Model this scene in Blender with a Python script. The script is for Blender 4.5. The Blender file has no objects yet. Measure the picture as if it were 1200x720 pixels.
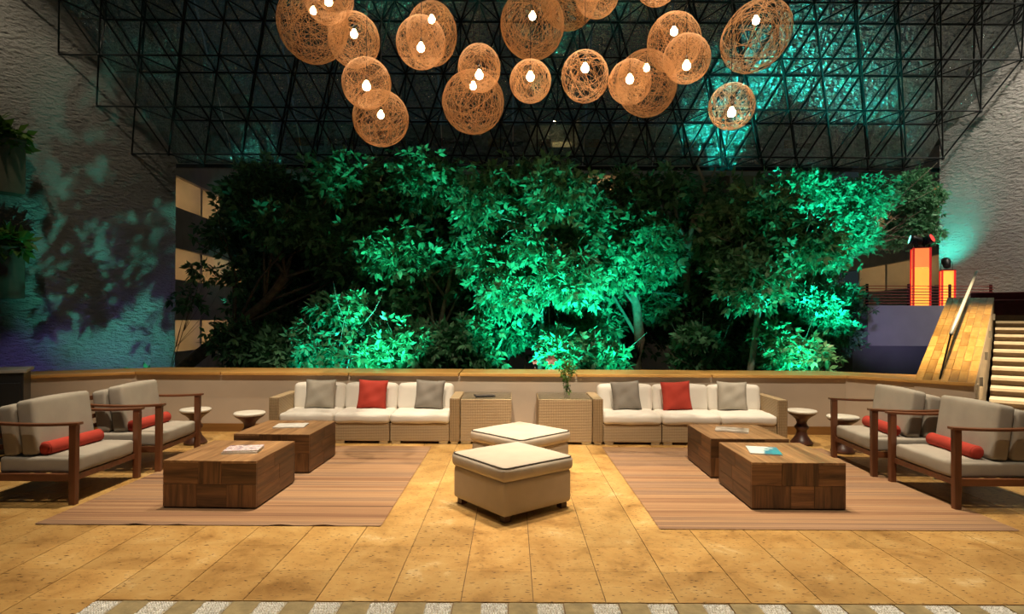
import bpy, math, random
import numpy as np
from mathutils import Vector, Matrix, Euler

random.seed(7)
SC = bpy.context.scene
COL = SC.collection
PI = math.pi
H = 1.6            # eye height
F = 700.0          # focal length in pixels of the 1200x720 frame

# ------------------------------------------------------------------ camera
cam_d = bpy.data.cameras.new('camera')
cam_d.sensor_width = 36.0
cam_d.lens = 36.0 * F / 1200.0
cam_d.shift_y = 15.0 / 1200.0
cam_d.clip_end = 300
cam = bpy.data.objects.new('camera', cam_d)
COL.objects.link(cam)
cam.location = (0, 0, H)
cam.rotation_euler = (PI / 2, -0.0055, 0)
SC.camera = cam

# ------------------------------------------------------------------ world (night sky)
w = bpy.data.worlds.new('night_sky')
SC.world = w
w.use_nodes = True
bg = w.node_tree.nodes['Background']
bg.inputs[0].default_value = (0.013, 0.021, 0.022, 1)
bg.inputs[1].default_value = 1.0

SC.view_settings.view_transform = 'Standard'
SC.view_settings.look = 'None'
SC.view_settings.exposure = 0.0
SC.view_settings.gamma = 1.0
SC.view_settings.use_curve_mapping = False

# ------------------------------------------------------------------ lights
def spot(name, loc, tgt, power, color, cone=60, blend=0.6, radius=0.15):
    d = bpy.data.lights.new(name, 'SPOT')
    d.energy = power; d.color = color; d.spot_size = math.radians(cone)
    d.spot_blend = blend; d.shadow_soft_size = radius
    o = bpy.data.objects.new(name, d); COL.objects.link(o)
    o.location = loc
    o.rotation_euler = (Vector(tgt) - Vector(loc)).to_track_quat('-Z', 'Y').to_euler()
    return o

WARM = (1.0, 0.83, 0.61)
TEAL = (0.02, 1.0, 0.66)
CYAN = (0.02, 1.0, 0.78)
GREEN = (0.10, 1.0, 0.34)
# ceiling downlights of the lounge, mounted on the ceiling above the frame
CZ = 12.9
spot('downlight_left_group_offscreen', (-2.0, 6.6, CZ), (-2.2, 6.0, 0), 5200, WARM, 37, 0.9, 0.10)
spot('downlight_right_group_offscreen', (2.0, 6.6, CZ), (2.3, 6.0, 0), 5500, WARM, 37, 0.9, 0.10)
spot('downlight_middle_offscreen', (0.4, 7.8, CZ), (0.3, 4.4, 0), 5200, WARM, 38, 0.9, 0.10)
spot('downlight_left_sofa_offscreen', (-1.5, 1.2, CZ), (-2.2, 8.4, 0.5), 5000, WARM, 38, 0.8, 0.10)
spot('downlight_right_sofa_offscreen', (1.5, 1.2, CZ), (2.6, 8.4, 0.5), 5000, WARM, 38, 0.8, 0.10)
spot('downlight_stairs_offscreen', (6.5, 5.0, CZ), (7.8, 9.6, 1.2), 19000, (1.0, 0.76, 0.42), 28, 0.8, 0.15)
spot('ceiling_wash_right_offscreen', (15.2, 13.6, CZ), (15.9, 17.6, 4.0), 4600, (1.0, 0.88, 0.72), 80, 0.9, 0.15)
spot('ceiling_wash_left_offscreen', (-12.6, 13.6, CZ), (-13.6, 17.0, 4.5), 650, (1.0, 0.86, 0.62), 80, 0.9, 0.15)
# floodlights of the garden, low behind the parapet: one for each lit patch of foliage or wall
spot('garden_flood_shrub', (-3.0, 10.2, -0.6), (-3.65, 12.1, 1.5), 760, CYAN, 46, 0.7, 0.05)
spot('garden_flood_high_crown', (-2.6, 9.8, 0.0), (-2.0, 15.0, 5.0), 2300, (0.05, 1.0, 0.62), 54, 0.9, 0.05)
spot('garden_flood_centre_tree', (0.3, 9.7, 0.1), (0.6, 13.0, 3.0), 2800, TEAL, 68, 0.9, 0.05)
spot('garden_flood_drooping_tree', (2.6, 9.7, 0.1), (1.8, 13.4, 3.0), 2000, TEAL, 56, 0.9, 0.05)
spot('garden_flood_forked_tree', (5.6, 9.8, 0.0), (5.1, 12.6, 2.9), 1250, TEAL, 58, 0.8, 0.05)
spot('garden_flood_broad_crown', (6.6, 10.4, 0.2), (8.3, 17.0, 5.5), 9000, CYAN, 40, 0.8, 0.05)
spot('garden_flood_stucco_wall', (-8.3, 12.4, -2.5), (-11.5, 19.7, 4.0), 2300, (0.14, 1.0, 0.72), 56, 0.9, 0.03)
spot('garden_flood_violet', (-8.0, 13.0, -2.4), (-12.6, 18.0, 0.2), 650, (0.34, 0.26, 1.0), 60, 0.9, 0.1)
spot('garden_flood_terrace', (7.2, 12.6, 0.2), (10.8, 16.0, 1.9), 170, (0.56, 0.48, 1.0), 46, 1.0, 0.1)

# ------------------------------------------------------------------ material helpers
def new_mat(name):
    m = bpy.data.materials.new(name); m.use_nodes = True
    nt = m.node_tree
    return m, nt, nt.nodes['Principled BSDF']

def N(nt, typ, **kw):
    n = nt.nodes.new(typ)
    for k, v in kw.items():
        if k.startswith('i_'):
            key = k[2:]
            n.inputs[int(key) if key.isdigit() else key].default_value = v
        else:
            setattr(n, k, v)
    return n

def L(nt, a, b): nt.links.new(a, b)

def ramp(nt, fac, stops):
    r = N(nt, 'ShaderNodeValToRGB')
    e = r.color_ramp.elements
    while len(e) < len(stops): e.new(0.5)
    for el, (p, c) in zip(e, stops):
        el.position = p; el.color = (c[0], c[1], c[2], 1)
    L(nt, fac, r.inputs[0])
    return r

def mapped(nt, scale=(1, 1, 1), world=False, rnd=40.0):
    """object coordinates with a per-object offset, so alike pieces differ"""
    tc = N(nt, 'ShaderNodeTexCoord'); mp = N(nt, 'ShaderNodeMapping')
    mp.inputs['Scale'].default_value = scale
    if world:
        g = N(nt, 'ShaderNodeNewGeometry'); L(nt, g.outputs['Position'], mp.inputs['Vector'])
    else:
        oi = N(nt, 'ShaderNodeObjectInfo'); mu = N(nt, 'ShaderNodeMath', operation='MULTIPLY')
        mu.inputs[1].default_value = rnd
        L(nt, oi.outputs['Random'], mu.inputs[0])
        ad = N(nt, 'ShaderNodeVectorMath', operation='ADD')
        L(nt, tc.outputs['Object'], ad.inputs[0]); L(nt, mu.outputs[0], ad.inputs[1])
        L(nt, ad.outputs[0], mp.inputs['Vector'])
    return mp.outputs[0]

def bump(nt, b, height, strength, dist=0.01):
    bp = N(nt, 'ShaderNodeBump'); bp.inputs['Strength'].default_value = strength
    bp.inputs['Distance'].default_value = dist
    L(nt, height, bp.inputs['Height']); L(nt, bp.outputs[0], b.inputs['Normal'])

def plain(name, col, rough=0.5, metal=0.0, noise=0.0, nscale=8, bumpy=0.0, bscale=60):
    m, nt, b = new_mat(name)
    b.inputs['Roughness'].default_value = rough; b.inputs['Metallic'].default_value = metal
    v = mapped(nt)
    n = N(nt, 'ShaderNodeTexNoise'); n.inputs['Scale'].default_value = nscale; n.inputs['Detail'].default_value = 5
    L(nt, v, n.inputs['Vector'])
    lo = [c * (1 - noise) for c in col]; hi = [min(1, c * (1 + noise)) for c in col]
    r = ramp(nt, n.outputs['Fac'], [(0.3, lo), (0.7, hi)])
    L(nt, r.outputs[0], b.inputs['Base Color'])
    if bumpy:
        n2 = N(nt, 'ShaderNodeTexNoise'); n2.inputs['Scale'].default_value = bscale; n2.inputs['Detail'].default_value = 3
        L(nt, v, n2.inputs['Vector']); bump(nt, b, n2.outputs['Fac'], bumpy)
    return m

def wood(name, axis, dark, light, rough=0.42, scale=9.0, vary=0.35):
    m, nt, b = new_mat(name)
    sc = [scale, scale, scale]; sc[axis] = scale * 0.07
    v = mapped(nt, sc)
    n = N(nt, 'ShaderNodeTexNoise'); n.inputs['Scale'].default_value = 1.4; n.inputs['Detail'].default_value = 7
    n.inputs['Distortion'].default_value = 0.9; n.inputs['Roughness'].default_value = 0.62
    L(nt, v, n.inputs['Vector'])
    r = ramp(nt, n.outputs['Fac'], [(0.28, dark), (0.52, [(a + c) / 2 for a, c in zip(dark, light)]), (0.74, light)])
    oi = N(nt, 'ShaderNodeObjectInfo'); mr = N(nt, 'ShaderNodeMapRange')
    mr.inputs['To Min'].default_value = 1 - vary; mr.inputs['To Max'].default_value = 1 + vary
    L(nt, oi.outputs['Random'], mr.inputs['Value'])
    hs = N(nt, 'ShaderNodeHueSaturation'); L(nt, r.outputs[0], hs.inputs['Color']); L(nt, mr.outputs[0], hs.inputs['Value'])
    L(nt, hs.outputs[0], b.inputs['Base Color'])
    b.inputs['Roughness'].default_value = rough
    bump(nt, b, n.outputs['Fac'], 0.15, 0.004)
    return m

def emit(name, col, strength):
    m, nt, b = new_mat(name)
    b.inputs['Base Color'].default_value = (*col, 1)
    b.inputs['Emission Color'].default_value = (*col, 1)
    b.inputs['Emission Strength'].default_value = strength
    return m

MAT = {}
# travertine floor tiles
m, nt, b = new_mat('travertine')
v = mapped(nt, world=True)
n1 = N(nt, 'ShaderNodeTexNoise'); n1.inputs['Scale'].default_value = 2.6; n1.inputs['Detail'].default_value = 9; n1.inputs['Roughness'].default_value = 0.68; n1.inputs['Distortion'].default_value = 0.4
L(nt, v, n1.inputs['Vector'])
c1 = ramp(nt, n1.outputs['Fac'], [(0.30, (0.29, 0.145, 0.036)), (0.48, (0.50, 0.285, 0.085)), (0.60, (0.56, 0.345, 0.115)), (0.72, (0.74, 0.55, 0.28))])
mp = N(nt, 'ShaderNodeMapping'); mp.inputs['Scale'].default_value = (24, 60, 24)
L(nt, v, mp.inputs['Vector'])
n2 = N(nt, 'ShaderNodeTexNoise'); n2.inputs['Scale'].default_value = 1.0; n2.inputs['Detail'].default_value = 4
L(nt, mp.outputs[0], n2.inputs['Vector'])
pit = ramp(nt, n2.outputs['Fac'], [(0.335, (0.14, 0.085, 0.04)), (0.39, (1, 1, 1))])
mx = N(nt, 'ShaderNodeMix', data_type='RGBA', blend_type='MULTIPLY'); mx.inputs[0].default_value = 0.9
L(nt, c1.outputs[0], mx.inputs[6]); L(nt, pit.outputs[0], mx.inputs[7])
# one tint per tile, by its cell on the floor
TS = 0.412; TX0 = 0.130; TY0 = 3.385
ad = N(nt, 'ShaderNodeVectorMath', operation='SUBTRACT'); ad.inputs[1].default_value = (TX0, TY0, 0)
dv = N(nt, 'ShaderNodeVectorMath', operation='DIVIDE'); dv.inputs[1].default_value = (TS, TS, 10)
fl = N(nt, 'ShaderNodeVectorMath', operation='FLOOR')
L(nt, v, ad.inputs[0]); L(nt, ad.outputs[0], dv.inputs[0]); L(nt, dv.outputs[0], fl.inputs[0])
wn = N(nt, 'ShaderNodeTexWhiteNoise'); L(nt, fl.outputs[0], wn.inputs['Vector'])
mr = N(nt, 'ShaderNodeMapRange'); mr.inputs['To Min'].default_value = 0.86; mr.inputs['To Max'].default_value = 1.1
L(nt, wn.outputs['Value'], mr.inputs['Value'])
hs = N(nt, 'ShaderNodeHueSaturation'); L(nt, mx.outputs[2], hs.inputs['Color']); L(nt, mr.outputs[0], hs.inputs['Value'])
L(nt, hs.outputs[0], b.inputs['Base Color'])
rr = N(nt, 'ShaderNodeMapRange'); rr.inputs['To Min'].default_value = 0.32; rr.inputs['To Max'].default_value = 0.6
L(nt, n1.outputs['Fac'], rr.inputs['Value']); L(nt, rr.outputs[0], b.inputs['Roughness'])
bump(nt, b, pit.outputs[0], 0.25, 0.003)
MAT['travertine'] = m
MAT['grout'] = plain('grout', (0.16, 0.10, 0.05), 0.9, noise=0.2)
MAT['sandstone'] = plain('sandstone', (0.30, 0.23, 0.11), 0.75, noise=0.25, nscale=14, bumpy=0.2)
MAT['pebble'] = plain('pebble', (0.85, 0.81, 0.72), 0.6, noise=0.35, nscale=55)
MAT['mortar'] = plain('mortar', (0.42, 0.37, 0.28), 0.9, noise=0.2)
# plaster
MAT['plaster'] = plain('plaster', (0.56, 0.46, 0.36), 0.85, noise=0.05, nscale=3, bumpy=0.08, bscale=90)
MAT['lilac_plaster'] = plain('white_plaster', (0.62, 0.60, 0.62), 0.85, noise=0.04, nscale=3)
MAT['concrete'] = plain('painted_concrete', (0.46, 0.45, 0.43), 0.85, noise=0.12, nscale=1.5)
MAT['cream_plaster'] = plain('cream_plaster', (0.66, 0.60, 0.50), 0.85, noise=0.06, nscale=2)
# rough stucco
m, nt, b = new_mat('stucco')
v = mapped(nt, (1, 1, 2.3), world=True)
n1 = N(nt, 'ShaderNodeTexNoise'); n1.inputs['Scale'].default_value = 5.5; n1.inputs['Detail'].default_value = 5; n1.inputs['Roughness'].default_value = 0.6
L(nt, v, n1.inputs['Vector'])
n3 = N(nt, 'ShaderNodeTexNoise'); n3.inputs['Scale'].default_value = 0.5
L(nt, v, n3.inputs['Vector'])
c = ramp(nt, n3.outputs['Fac'], [(0.3, (0.34, 0.33, 0.31)), (0.7, (0.42, 0.41, 0.385))])
L(nt, c.outputs[0], b.inputs['Base Color']); b.inputs['Roughness'].default_value = 0.95
bump(nt, b, n1.outputs['Fac'], 1.0, 0.33)
MAT['stucco'] = m
# woods
MAT['walnut_x'] = wood('walnut_x', 0, (0.030, 0.012, 0.005), (0.27, 0.125, 0.046), scale=13)
MAT['walnut_y'] = wood('walnut_y', 1, (0.030, 0.012, 0.005), (0.27, 0.125, 0.046), scale=13)
MAT['walnut_z'] = wood('walnut_z', 2, (0.030, 0.012, 0.005), (0.27, 0.125, 0.046), scale=13)
MAT['walnut_top'] = wood('walnut_top', 1, (0.13, 0.062, 0.026), (0.46, 0.26, 0.115), vary=0.22, scale=12)
MAT['mahogany'] = wood('mahogany', 0, (0.095, 0.033, 0.014), (0.23, 0.085, 0.034), 0.4, vary=0.1)
MAT['mahogany_z'] = wood('mahogany_z', 2, (0.095, 0.033, 0.014), (0.23, 0.085, 0.034), 0.4, vary=0.1)
MAT['cap_wood'] = wood('cap_wood', 0, (0.52, 0.26, 0.07), (0.84, 0.50, 0.155), 0.3, 6, 0.12)
MAT['skirt_wood'] = wood('skirt_wood', 0, (0.20, 0.090, 0.022), (0.33, 0.165, 0.05), 0.4, 6, 0.1)
MAT['slope_wood'] = wood('slope_wood', 1, (0.44, 0.20, 0.045), (0.76, 0.46, 0.14), 0.3, 8, 0.30)
MAT['stool_wood'] = plain('stool_wood', (0.085, 0.034, 0.022), 0.4, noise=0.4, nscale=12)
MAT['stool_top'] = plain('stool_top', (0.78, 0.74, 0.64), 0.4, noise=0.05)
# wicker: woven strands
m, nt, b = new_mat('wicker')
tc = N(nt, 'ShaderNodeTexCoord')
w1 = N(nt, 'ShaderNodeTexWave', bands_direction='Z'); w1.inputs['Scale'].default_value = 20
w2 = N(nt, 'ShaderNodeTexWave', bands_direction='X'); w2.inputs['Scale'].default_value = 14
w3 = N(nt, 'ShaderNodeTexWave', bands_direction='Y'); w3.inputs['Scale'].default_value = 14
for ww in (w1, w2, w3):
    ww.inputs['Distortion'].default_value = 0.6; ww.inputs['Detail Scale'].default_value = 3
    L(nt, tc.outputs['Object'], ww.inputs['Vector'])
mu = N(nt, 'ShaderNodeMath', operation='MULTIPLY'); L(nt, w1.outputs['Fac'], mu.inputs[0]); L(nt, w2.outputs['Fac'], mu.inputs[1])
mu2 = N(nt, 'ShaderNodeMath', operation='MULTIPLY'); L(nt, w1.outputs['Fac'], mu2.inputs[0]); L(nt, w3.outputs['Fac'], mu2.inputs[1])
mm = N(nt, 'ShaderNodeMath', operation='ADD'); L(nt, mu.outputs[0], mm.inputs[0]); L(nt, mu2.outputs[0], mm.inputs[1])
c = ramp(nt, mm.outputs[0], [(0.0, (0.22, 0.145, 0.07)), (0.45, (0.40, 0.29, 0.16)), (1.0, (0.52, 0.39, 0.23))])
L(nt, c.outputs[0], b.inputs['Base Color']); b.inputs['Roughness'].default_value = 0.55
bump(nt, b, mm.outputs[0], 0.5, 0.006)
MAT['wicker'] = m
# fabrics
MAT['grey_fabric'] = plain('grey_fabric', (0.40, 0.36, 0.30), 0.95, noise=0.10, nscale=4, bumpy=0.12, bscale=160)
MAT['linen'] = plain('linen', (0.50, 0.435, 0.35), 0.95, noise=0.07, nscale=5, bumpy=0.12, bscale=160)
MAT['white_fabric'] = plain('white_fabric', (0.78, 0.74, 0.67), 0.95, noise=0.03, nscale=5, bumpy=0.1, bscale=120)
MAT['red_fabric'] = plain('red_fabric', (0.46, 0.045, 0.026), 0.9, noise=0.10, nscale=6, bumpy=0.1, bscale=140)
MAT['light_grey_fabric'] = plain('light_grey_fabric', (0.42, 0.385, 0.325), 0.95, noise=0.10, nscale=6, bumpy=0.15, bscale=120)
MAT['dark_grey_fabric'] = plain('dark_grey_fabric', (0.245, 0.22, 0.19), 0.95, noise=0.10, nscale=6, bumpy=0.15, bscale=120)
MAT['piping'] = plain('piping', (0.07, 0.06, 0.05), 0.8)
# rug stripes across
m, nt, b = new_mat('striped_rug')
v = mapped(nt, (0.10, 21.0, 1), rnd=7)
n1 = N(nt, 'ShaderNodeTexNoise'); n1.inputs['Scale'].default_value = 1.0; n1.inputs['Detail'].default_value = 6; n1.inputs['Roughness'].default_value = 0.75
L(nt, v, n1.inputs['Vector'])
n4 = N(nt, 'ShaderNodeTexNoise'); n4.inputs['Scale'].default_value = 0.22; n4.inputs['Detail'].default_value = 1
L(nt, v, n4.inputs['Vector'])
mxn = N(nt, 'ShaderNodeMath', operation='MULTIPLY_ADD'); mxn.inputs[1].default_value = 0.55; L(nt, n4.outputs['Fac'], mxn.inputs[0])
sub = N(nt, 'ShaderNodeMath', operation='MULTIPLY_ADD'); sub.inputs[1].default_value = 0.75; sub.inputs[2].default_value = -0.15; L(nt, n1.outputs['Fac'], sub.inputs[0]); L(nt, sub.outputs[0], mxn.inputs[2])
c = ramp(nt, mxn.outputs[0], [(0.30, (0.10, 0.045, 0.022)), (0.42, (0.26, 0.125, 0.055)), (0.50, (0.40, 0.225, 0.10)), (0.57, (0.19, 0.105, 0.062)), (0.66, (0.38, 0.22, 0.11)), (0.75, (0.20, 0.11, 0.06))])
v2 = mapped(nt, (90, 90, 1))
n2 = N(nt, 'ShaderNodeTexNoise'); n2.inputs['Scale'].default_value = 1.0; L(nt, v2, n2.inputs['Vector'])
mx = N(nt, 'ShaderNodeMix', data_type='RGBA', blend_type='OVERLAY'); mx.inputs[0].default_value = 0.5
L(nt, c.outputs[0], mx.inputs[6]); L(nt, n2.outputs['Color'], mx.inputs[7])
hs = N(nt, 'ShaderNodeHueSaturation'); hs.inputs['Saturation'].default_value = 0.95; L(nt, c.outputs[0], hs.inputs['Color'])
L(nt, hs.outputs[0], b.inputs['Base Color']); b.inputs['Roughness'].default_value = 0.95
bump(nt, b, n2.outputs['Fac'], 0.3, 0.004)
MAT['rug'] = m
# metals
MAT['black_metal'] = plain('black_metal', (0.012, 0.013, 0.014), 0.45, 0.3)
MAT['frame_metal'] = plain('frame_metal', (0.022, 0.026, 0.027), 0.45, 0.5)
MAT['steel'] = plain('steel', (0.62, 0.60, 0.58), 0.3, 0.9)
MAT['rail_steel'] = plain('rail_steel', (0.78, 0.76, 0.72), 0.4, 0.2)
MAT['pale_top'] = plain('pale_top', (0.42, 0.42, 0.40), 0.4)
MAT['red_metal'] = plain('red_metal', (0.30, 0.03, 0.022), 0.5, 0.1)
MAT['maroon'] = plain('maroon', (0.12, 0.02, 0.025), 0.8, noise=0.2)
MAT['dark_lacquer'] = plain('dark_lacquer', (0.022, 0.024, 0.028), 0.35)
MAT['ceiling_paint'] = plain('ceiling_paint', (0.20, 0.20, 0.20), 0.9)
MAT['soil'] = plain('soil', (0.03, 0.035, 0.02), 0.95, noise=0.5)
MAT['planter'] = plain('planter_concrete', (0.12, 0.095, 0.062), 0.9, noise=0.1)
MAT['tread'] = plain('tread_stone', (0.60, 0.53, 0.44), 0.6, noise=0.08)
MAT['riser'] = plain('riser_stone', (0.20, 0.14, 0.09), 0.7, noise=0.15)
MAT['string'] = plain('string_fibre', (0.60, 0.34, 0.165), 0.8)
MAT['bulb'] = emit('bulb_glow', (1.0, 0.64, 0.30), 48)
MAT['lamp_yellow'] = emit('lantern_yellow', (1.0, 0.42, 0.06), 1.25)
MAT['lamp_orange'] = emit('lantern_orange', (1.0, 0.27, 0.07), 0.95)
MAT['lamp_red'] = emit('lantern_red', (0.9, 0.03, 0.03), 0.45)
MAT['warm_window'] = emit('warm_window', (1.0, 0.62, 0.26), 0.75)
MAT['warm_ceiling_lamp'] = emit('warm_ceiling_lamp', (1.0, 0.70, 0.36), 38)
MAT['brown_door'] = plain('brown_door', (0.16, 0.055, 0.025), 0.6)
MAT['curtain'] = plain('curtain', (0.62, 0.33, 0.10), 0.9, noise=0.15)
MAT['bark'] = plain('bark', (0.17, 0.14, 0.10), 0.9, noise=0.35, nscale=10, bumpy=0.4, bscale=22)
MAT['pale_bark'] = plain('pale_bark', (0.38, 0.36, 0.30), 0.85, noise=0.25, nscale=9, bumpy=0.3, bscale=22)
# leaves: lit from both sides
def leaf_mat(name, a, c):
    m, nt, b = new_mat(name)
    g = N(nt, 'ShaderNodeNewGeometry')
    r = ramp(nt, g.outputs['Random Per Island'], [(0.0, a), (1.0, c)])
    L(nt, r.outputs[0], b.inputs['Base Color']); b.inputs['Roughness'].default_value = 0.42
    out = nt.nodes['Material Output']
    tr = N(nt, 'ShaderNodeBsdfTranslucent'); L(nt, r.outputs[0], tr.inputs['Color'])
    mxs = N(nt, 'ShaderNodeMixShader'); mxs.inputs[0].default_value = 0.32
    L(nt, b.outputs[0], mxs.inputs[1]); L(nt, tr.outputs[0], mxs.inputs[2]); L(nt, mxs.outputs[0], out.inputs['Surface'])
    return m
MAT['leaf'] = leaf_mat('leaf', (0.035, 0.12, 0.045), (0.20, 0.46, 0.25))
MAT['leaf_fine'] = leaf_mat('leaf_fine', (0.07, 0.22, 0.10), (0.20, 0.50, 0.26))
MAT['leaf_pot'] = leaf_mat('leaf_pot', (0.05, 0.11, 0.015), (0.13, 0.24, 0.04))
MAT['petal'] = plain('petal', (0.85, 0.52, 0.46), 0.7, noise=0.1)
# roof glass: dark, slightly wavy, reflective
m, nt, b = new_mat('roof_glass')
out = nt.nodes['Material Output']
nt.nodes.remove(b)
tr = N(nt, 'ShaderNodeBsdfTransparent'); tr.inputs[0].default_value = (0.62, 0.72, 0.72, 1)
gl = N(nt, 'ShaderNodeBsdfGlossy'); gl.inputs['Color'].default_value = (0.9, 0.95, 0.95, 1); gl.inputs['Roughness'].default_value = 0.13
g = N(nt, 'ShaderNodeNewGeometry')
nz = N(nt, 'ShaderNodeTexNoise'); nz.inputs['Scale'].default_value = 8; nz.inputs['Detail'].default_value = 3
L(nt, g.outputs['Position'], nz.inputs['Vector'])
bp = N(nt, 'ShaderNodeBump'); bp.inputs['Strength'].default_value = 1.0; bp.inputs['Distance'].default_value = 0.12
L(nt, nz.outputs['Fac'], bp.inputs['Height']); L(nt, bp.outputs[0], gl.inputs['Normal'])
mxs = N(nt, 'ShaderNodeMixShader'); mxs.inputs[0].default_value = 0.38
L(nt, tr.outputs[0], mxs.inputs[1]); L(nt, gl.outputs[0], mxs.inputs[2]); L(nt, mxs.outputs[0], out.inputs['Surface'])
MAT['roof_glass'] = m
# clear glass sheet
def sheet_glass(name, tint, refl):
    m, nt, b = new_mat(name)
    out = nt.nodes['Material Output']; nt.nodes.remove(b)
    tr = N(nt, 'ShaderNodeBsdfTransparent'); tr.inputs[0].default_value = (*tint, 1)
    gl = N(nt, 'ShaderNodeBsdfGlossy'); gl.inputs['Roughness'].default_value = 0.03
    lw = N(nt, 'ShaderNodeLayerWeight'); pw = N(nt, 'ShaderNodeMath', operation='POWER'); pw.inputs[1].default_value = 5.0
    L(nt, lw.outputs['Facing'], pw.inputs[0])
    mu = N(nt, 'ShaderNodeMath', operation='MULTIPLY_ADD'); mu.inputs[1].default_value = refl * 0.9; mu.inputs[2].default_value = 0.035; L(nt, pw.outputs[0], mu.inputs[0])
    mxs = N(nt, 'ShaderNodeMixShader'); L(nt, mu.outputs[0], mxs.inputs[0])
    L(nt, tr.outputs[0], mxs.inputs[1]); L(nt, gl.outputs[0], mxs.inputs[2]); L(nt, mxs.outputs[0], out.inputs['Surface'])
    return m
MAT['rail_glass'] = sheet_glass('rail_glass', (0.93, 0.97, 0.95), 0.7)
MAT['table_glass'] = sheet_glass('table_glass', (0.93, 0.96, 0.94), 1.0)
MAT['vase_glass'] = sheet_glass('vase_glass', (0.96, 0.98, 0.97), 1.0)
def print_mat(name, stops, scale):
    m, nt, b = new_mat(name)
    v = mapped(nt, scale, rnd=20)
    n = N(nt, 'ShaderNodeTexNoise'); n.inputs['Scale'].default_value = 1.0; n.inputs['Detail'].default_value = 4
    L(nt, v, n.inputs['Vector']); r = ramp(nt, n.outputs['Fac'], stops)
    r.color_ramp.interpolation = 'CONSTANT' if len(stops) > 4 else 'LINEAR'
    L(nt, r.outputs[0], b.inputs['Base Color']); b.inputs['Roughness'].default_value = 0.35
    return m
MAT['cover_pink'] = print_mat('cover_pink', [(0.0, (0.04, 0.035, 0.06)), (0.40, (0.32, 0.20, 0.26)), (0.47, (0.72, 0.66, 0.68)), (0.56, (0.60, 0.30, 0.30)), (0.60, (0.75, 0.72, 0.72))], (14, 22, 1))
MAT['cover_white'] = print_mat('cover_white', [(0.35, (0.62, 0.60, 0.56)), (0.6, (0.78, 0.76, 0.70))], (9, 14, 1))
MAT['cover_grey'] = print_mat('cover_grey', [(0.35, (0.16, 0.12, 0.09)), (0.5, (0.40, 0.35, 0.30)), (0.66, (0.60, 0.55, 0.50))], (12, 18, 1))
MAT['pages'] = plain('pages', (0.70, 0.66, 0.56), 0.8, noise=0.1, nscale=60)
# white cover with a sea-blue corner
m, nt, b = new_mat('cover_teal')
tc = N(nt, 'ShaderNodeTexCoord'); sx = N(nt, 'ShaderNodeSeparateXYZ'); L(nt, tc.outputs['Object'], sx.inputs[0])
nz = N(nt, 'ShaderNodeTexNoise'); nz.inputs['Scale'].default_value = 16; nz.inputs['Detail'].default_value = 5; L(nt, tc.outputs['Object'], nz.inputs['Vector'])
a1 = N(nt, 'ShaderNodeMath', operation='MULTIPLY_ADD'); a1.inputs[1].default_value = 3.2; L(nt, sx.outputs['X'], a1.inputs[0]); L(nt, nz.outputs['Fac'], a1.inputs[2])
a2 = N(nt, 'ShaderNodeMath', operation='MULTIPLY_ADD'); a2.inputs[1].default_value = -1.2; L(nt, sx.outputs['Y'], a2.inputs[0]); L(nt, a1.outputs[0], a2.inputs[2])
r = ramp(nt, a2.outputs[0], [(0.45, (0.74, 0.78, 0.76)), (0.58, (0.42, 0.58, 0.62)), (0.66, (0.06, 0.24, 0.36)), (0.95, (0.05, 0.33, 0.42))])
L(nt, r.outputs[0], b.inputs['Base Color']); b.inputs['Roughness'].default_value = 0.3
MAT['cover_teal'] = m
MAT['screen'] = plain('dark_screen', (0.03, 0.03, 0.035), 0.15)

# ------------------------------------------------------------------ mesh helpers
def link(o): COL.objects.link(o); return o

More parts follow.
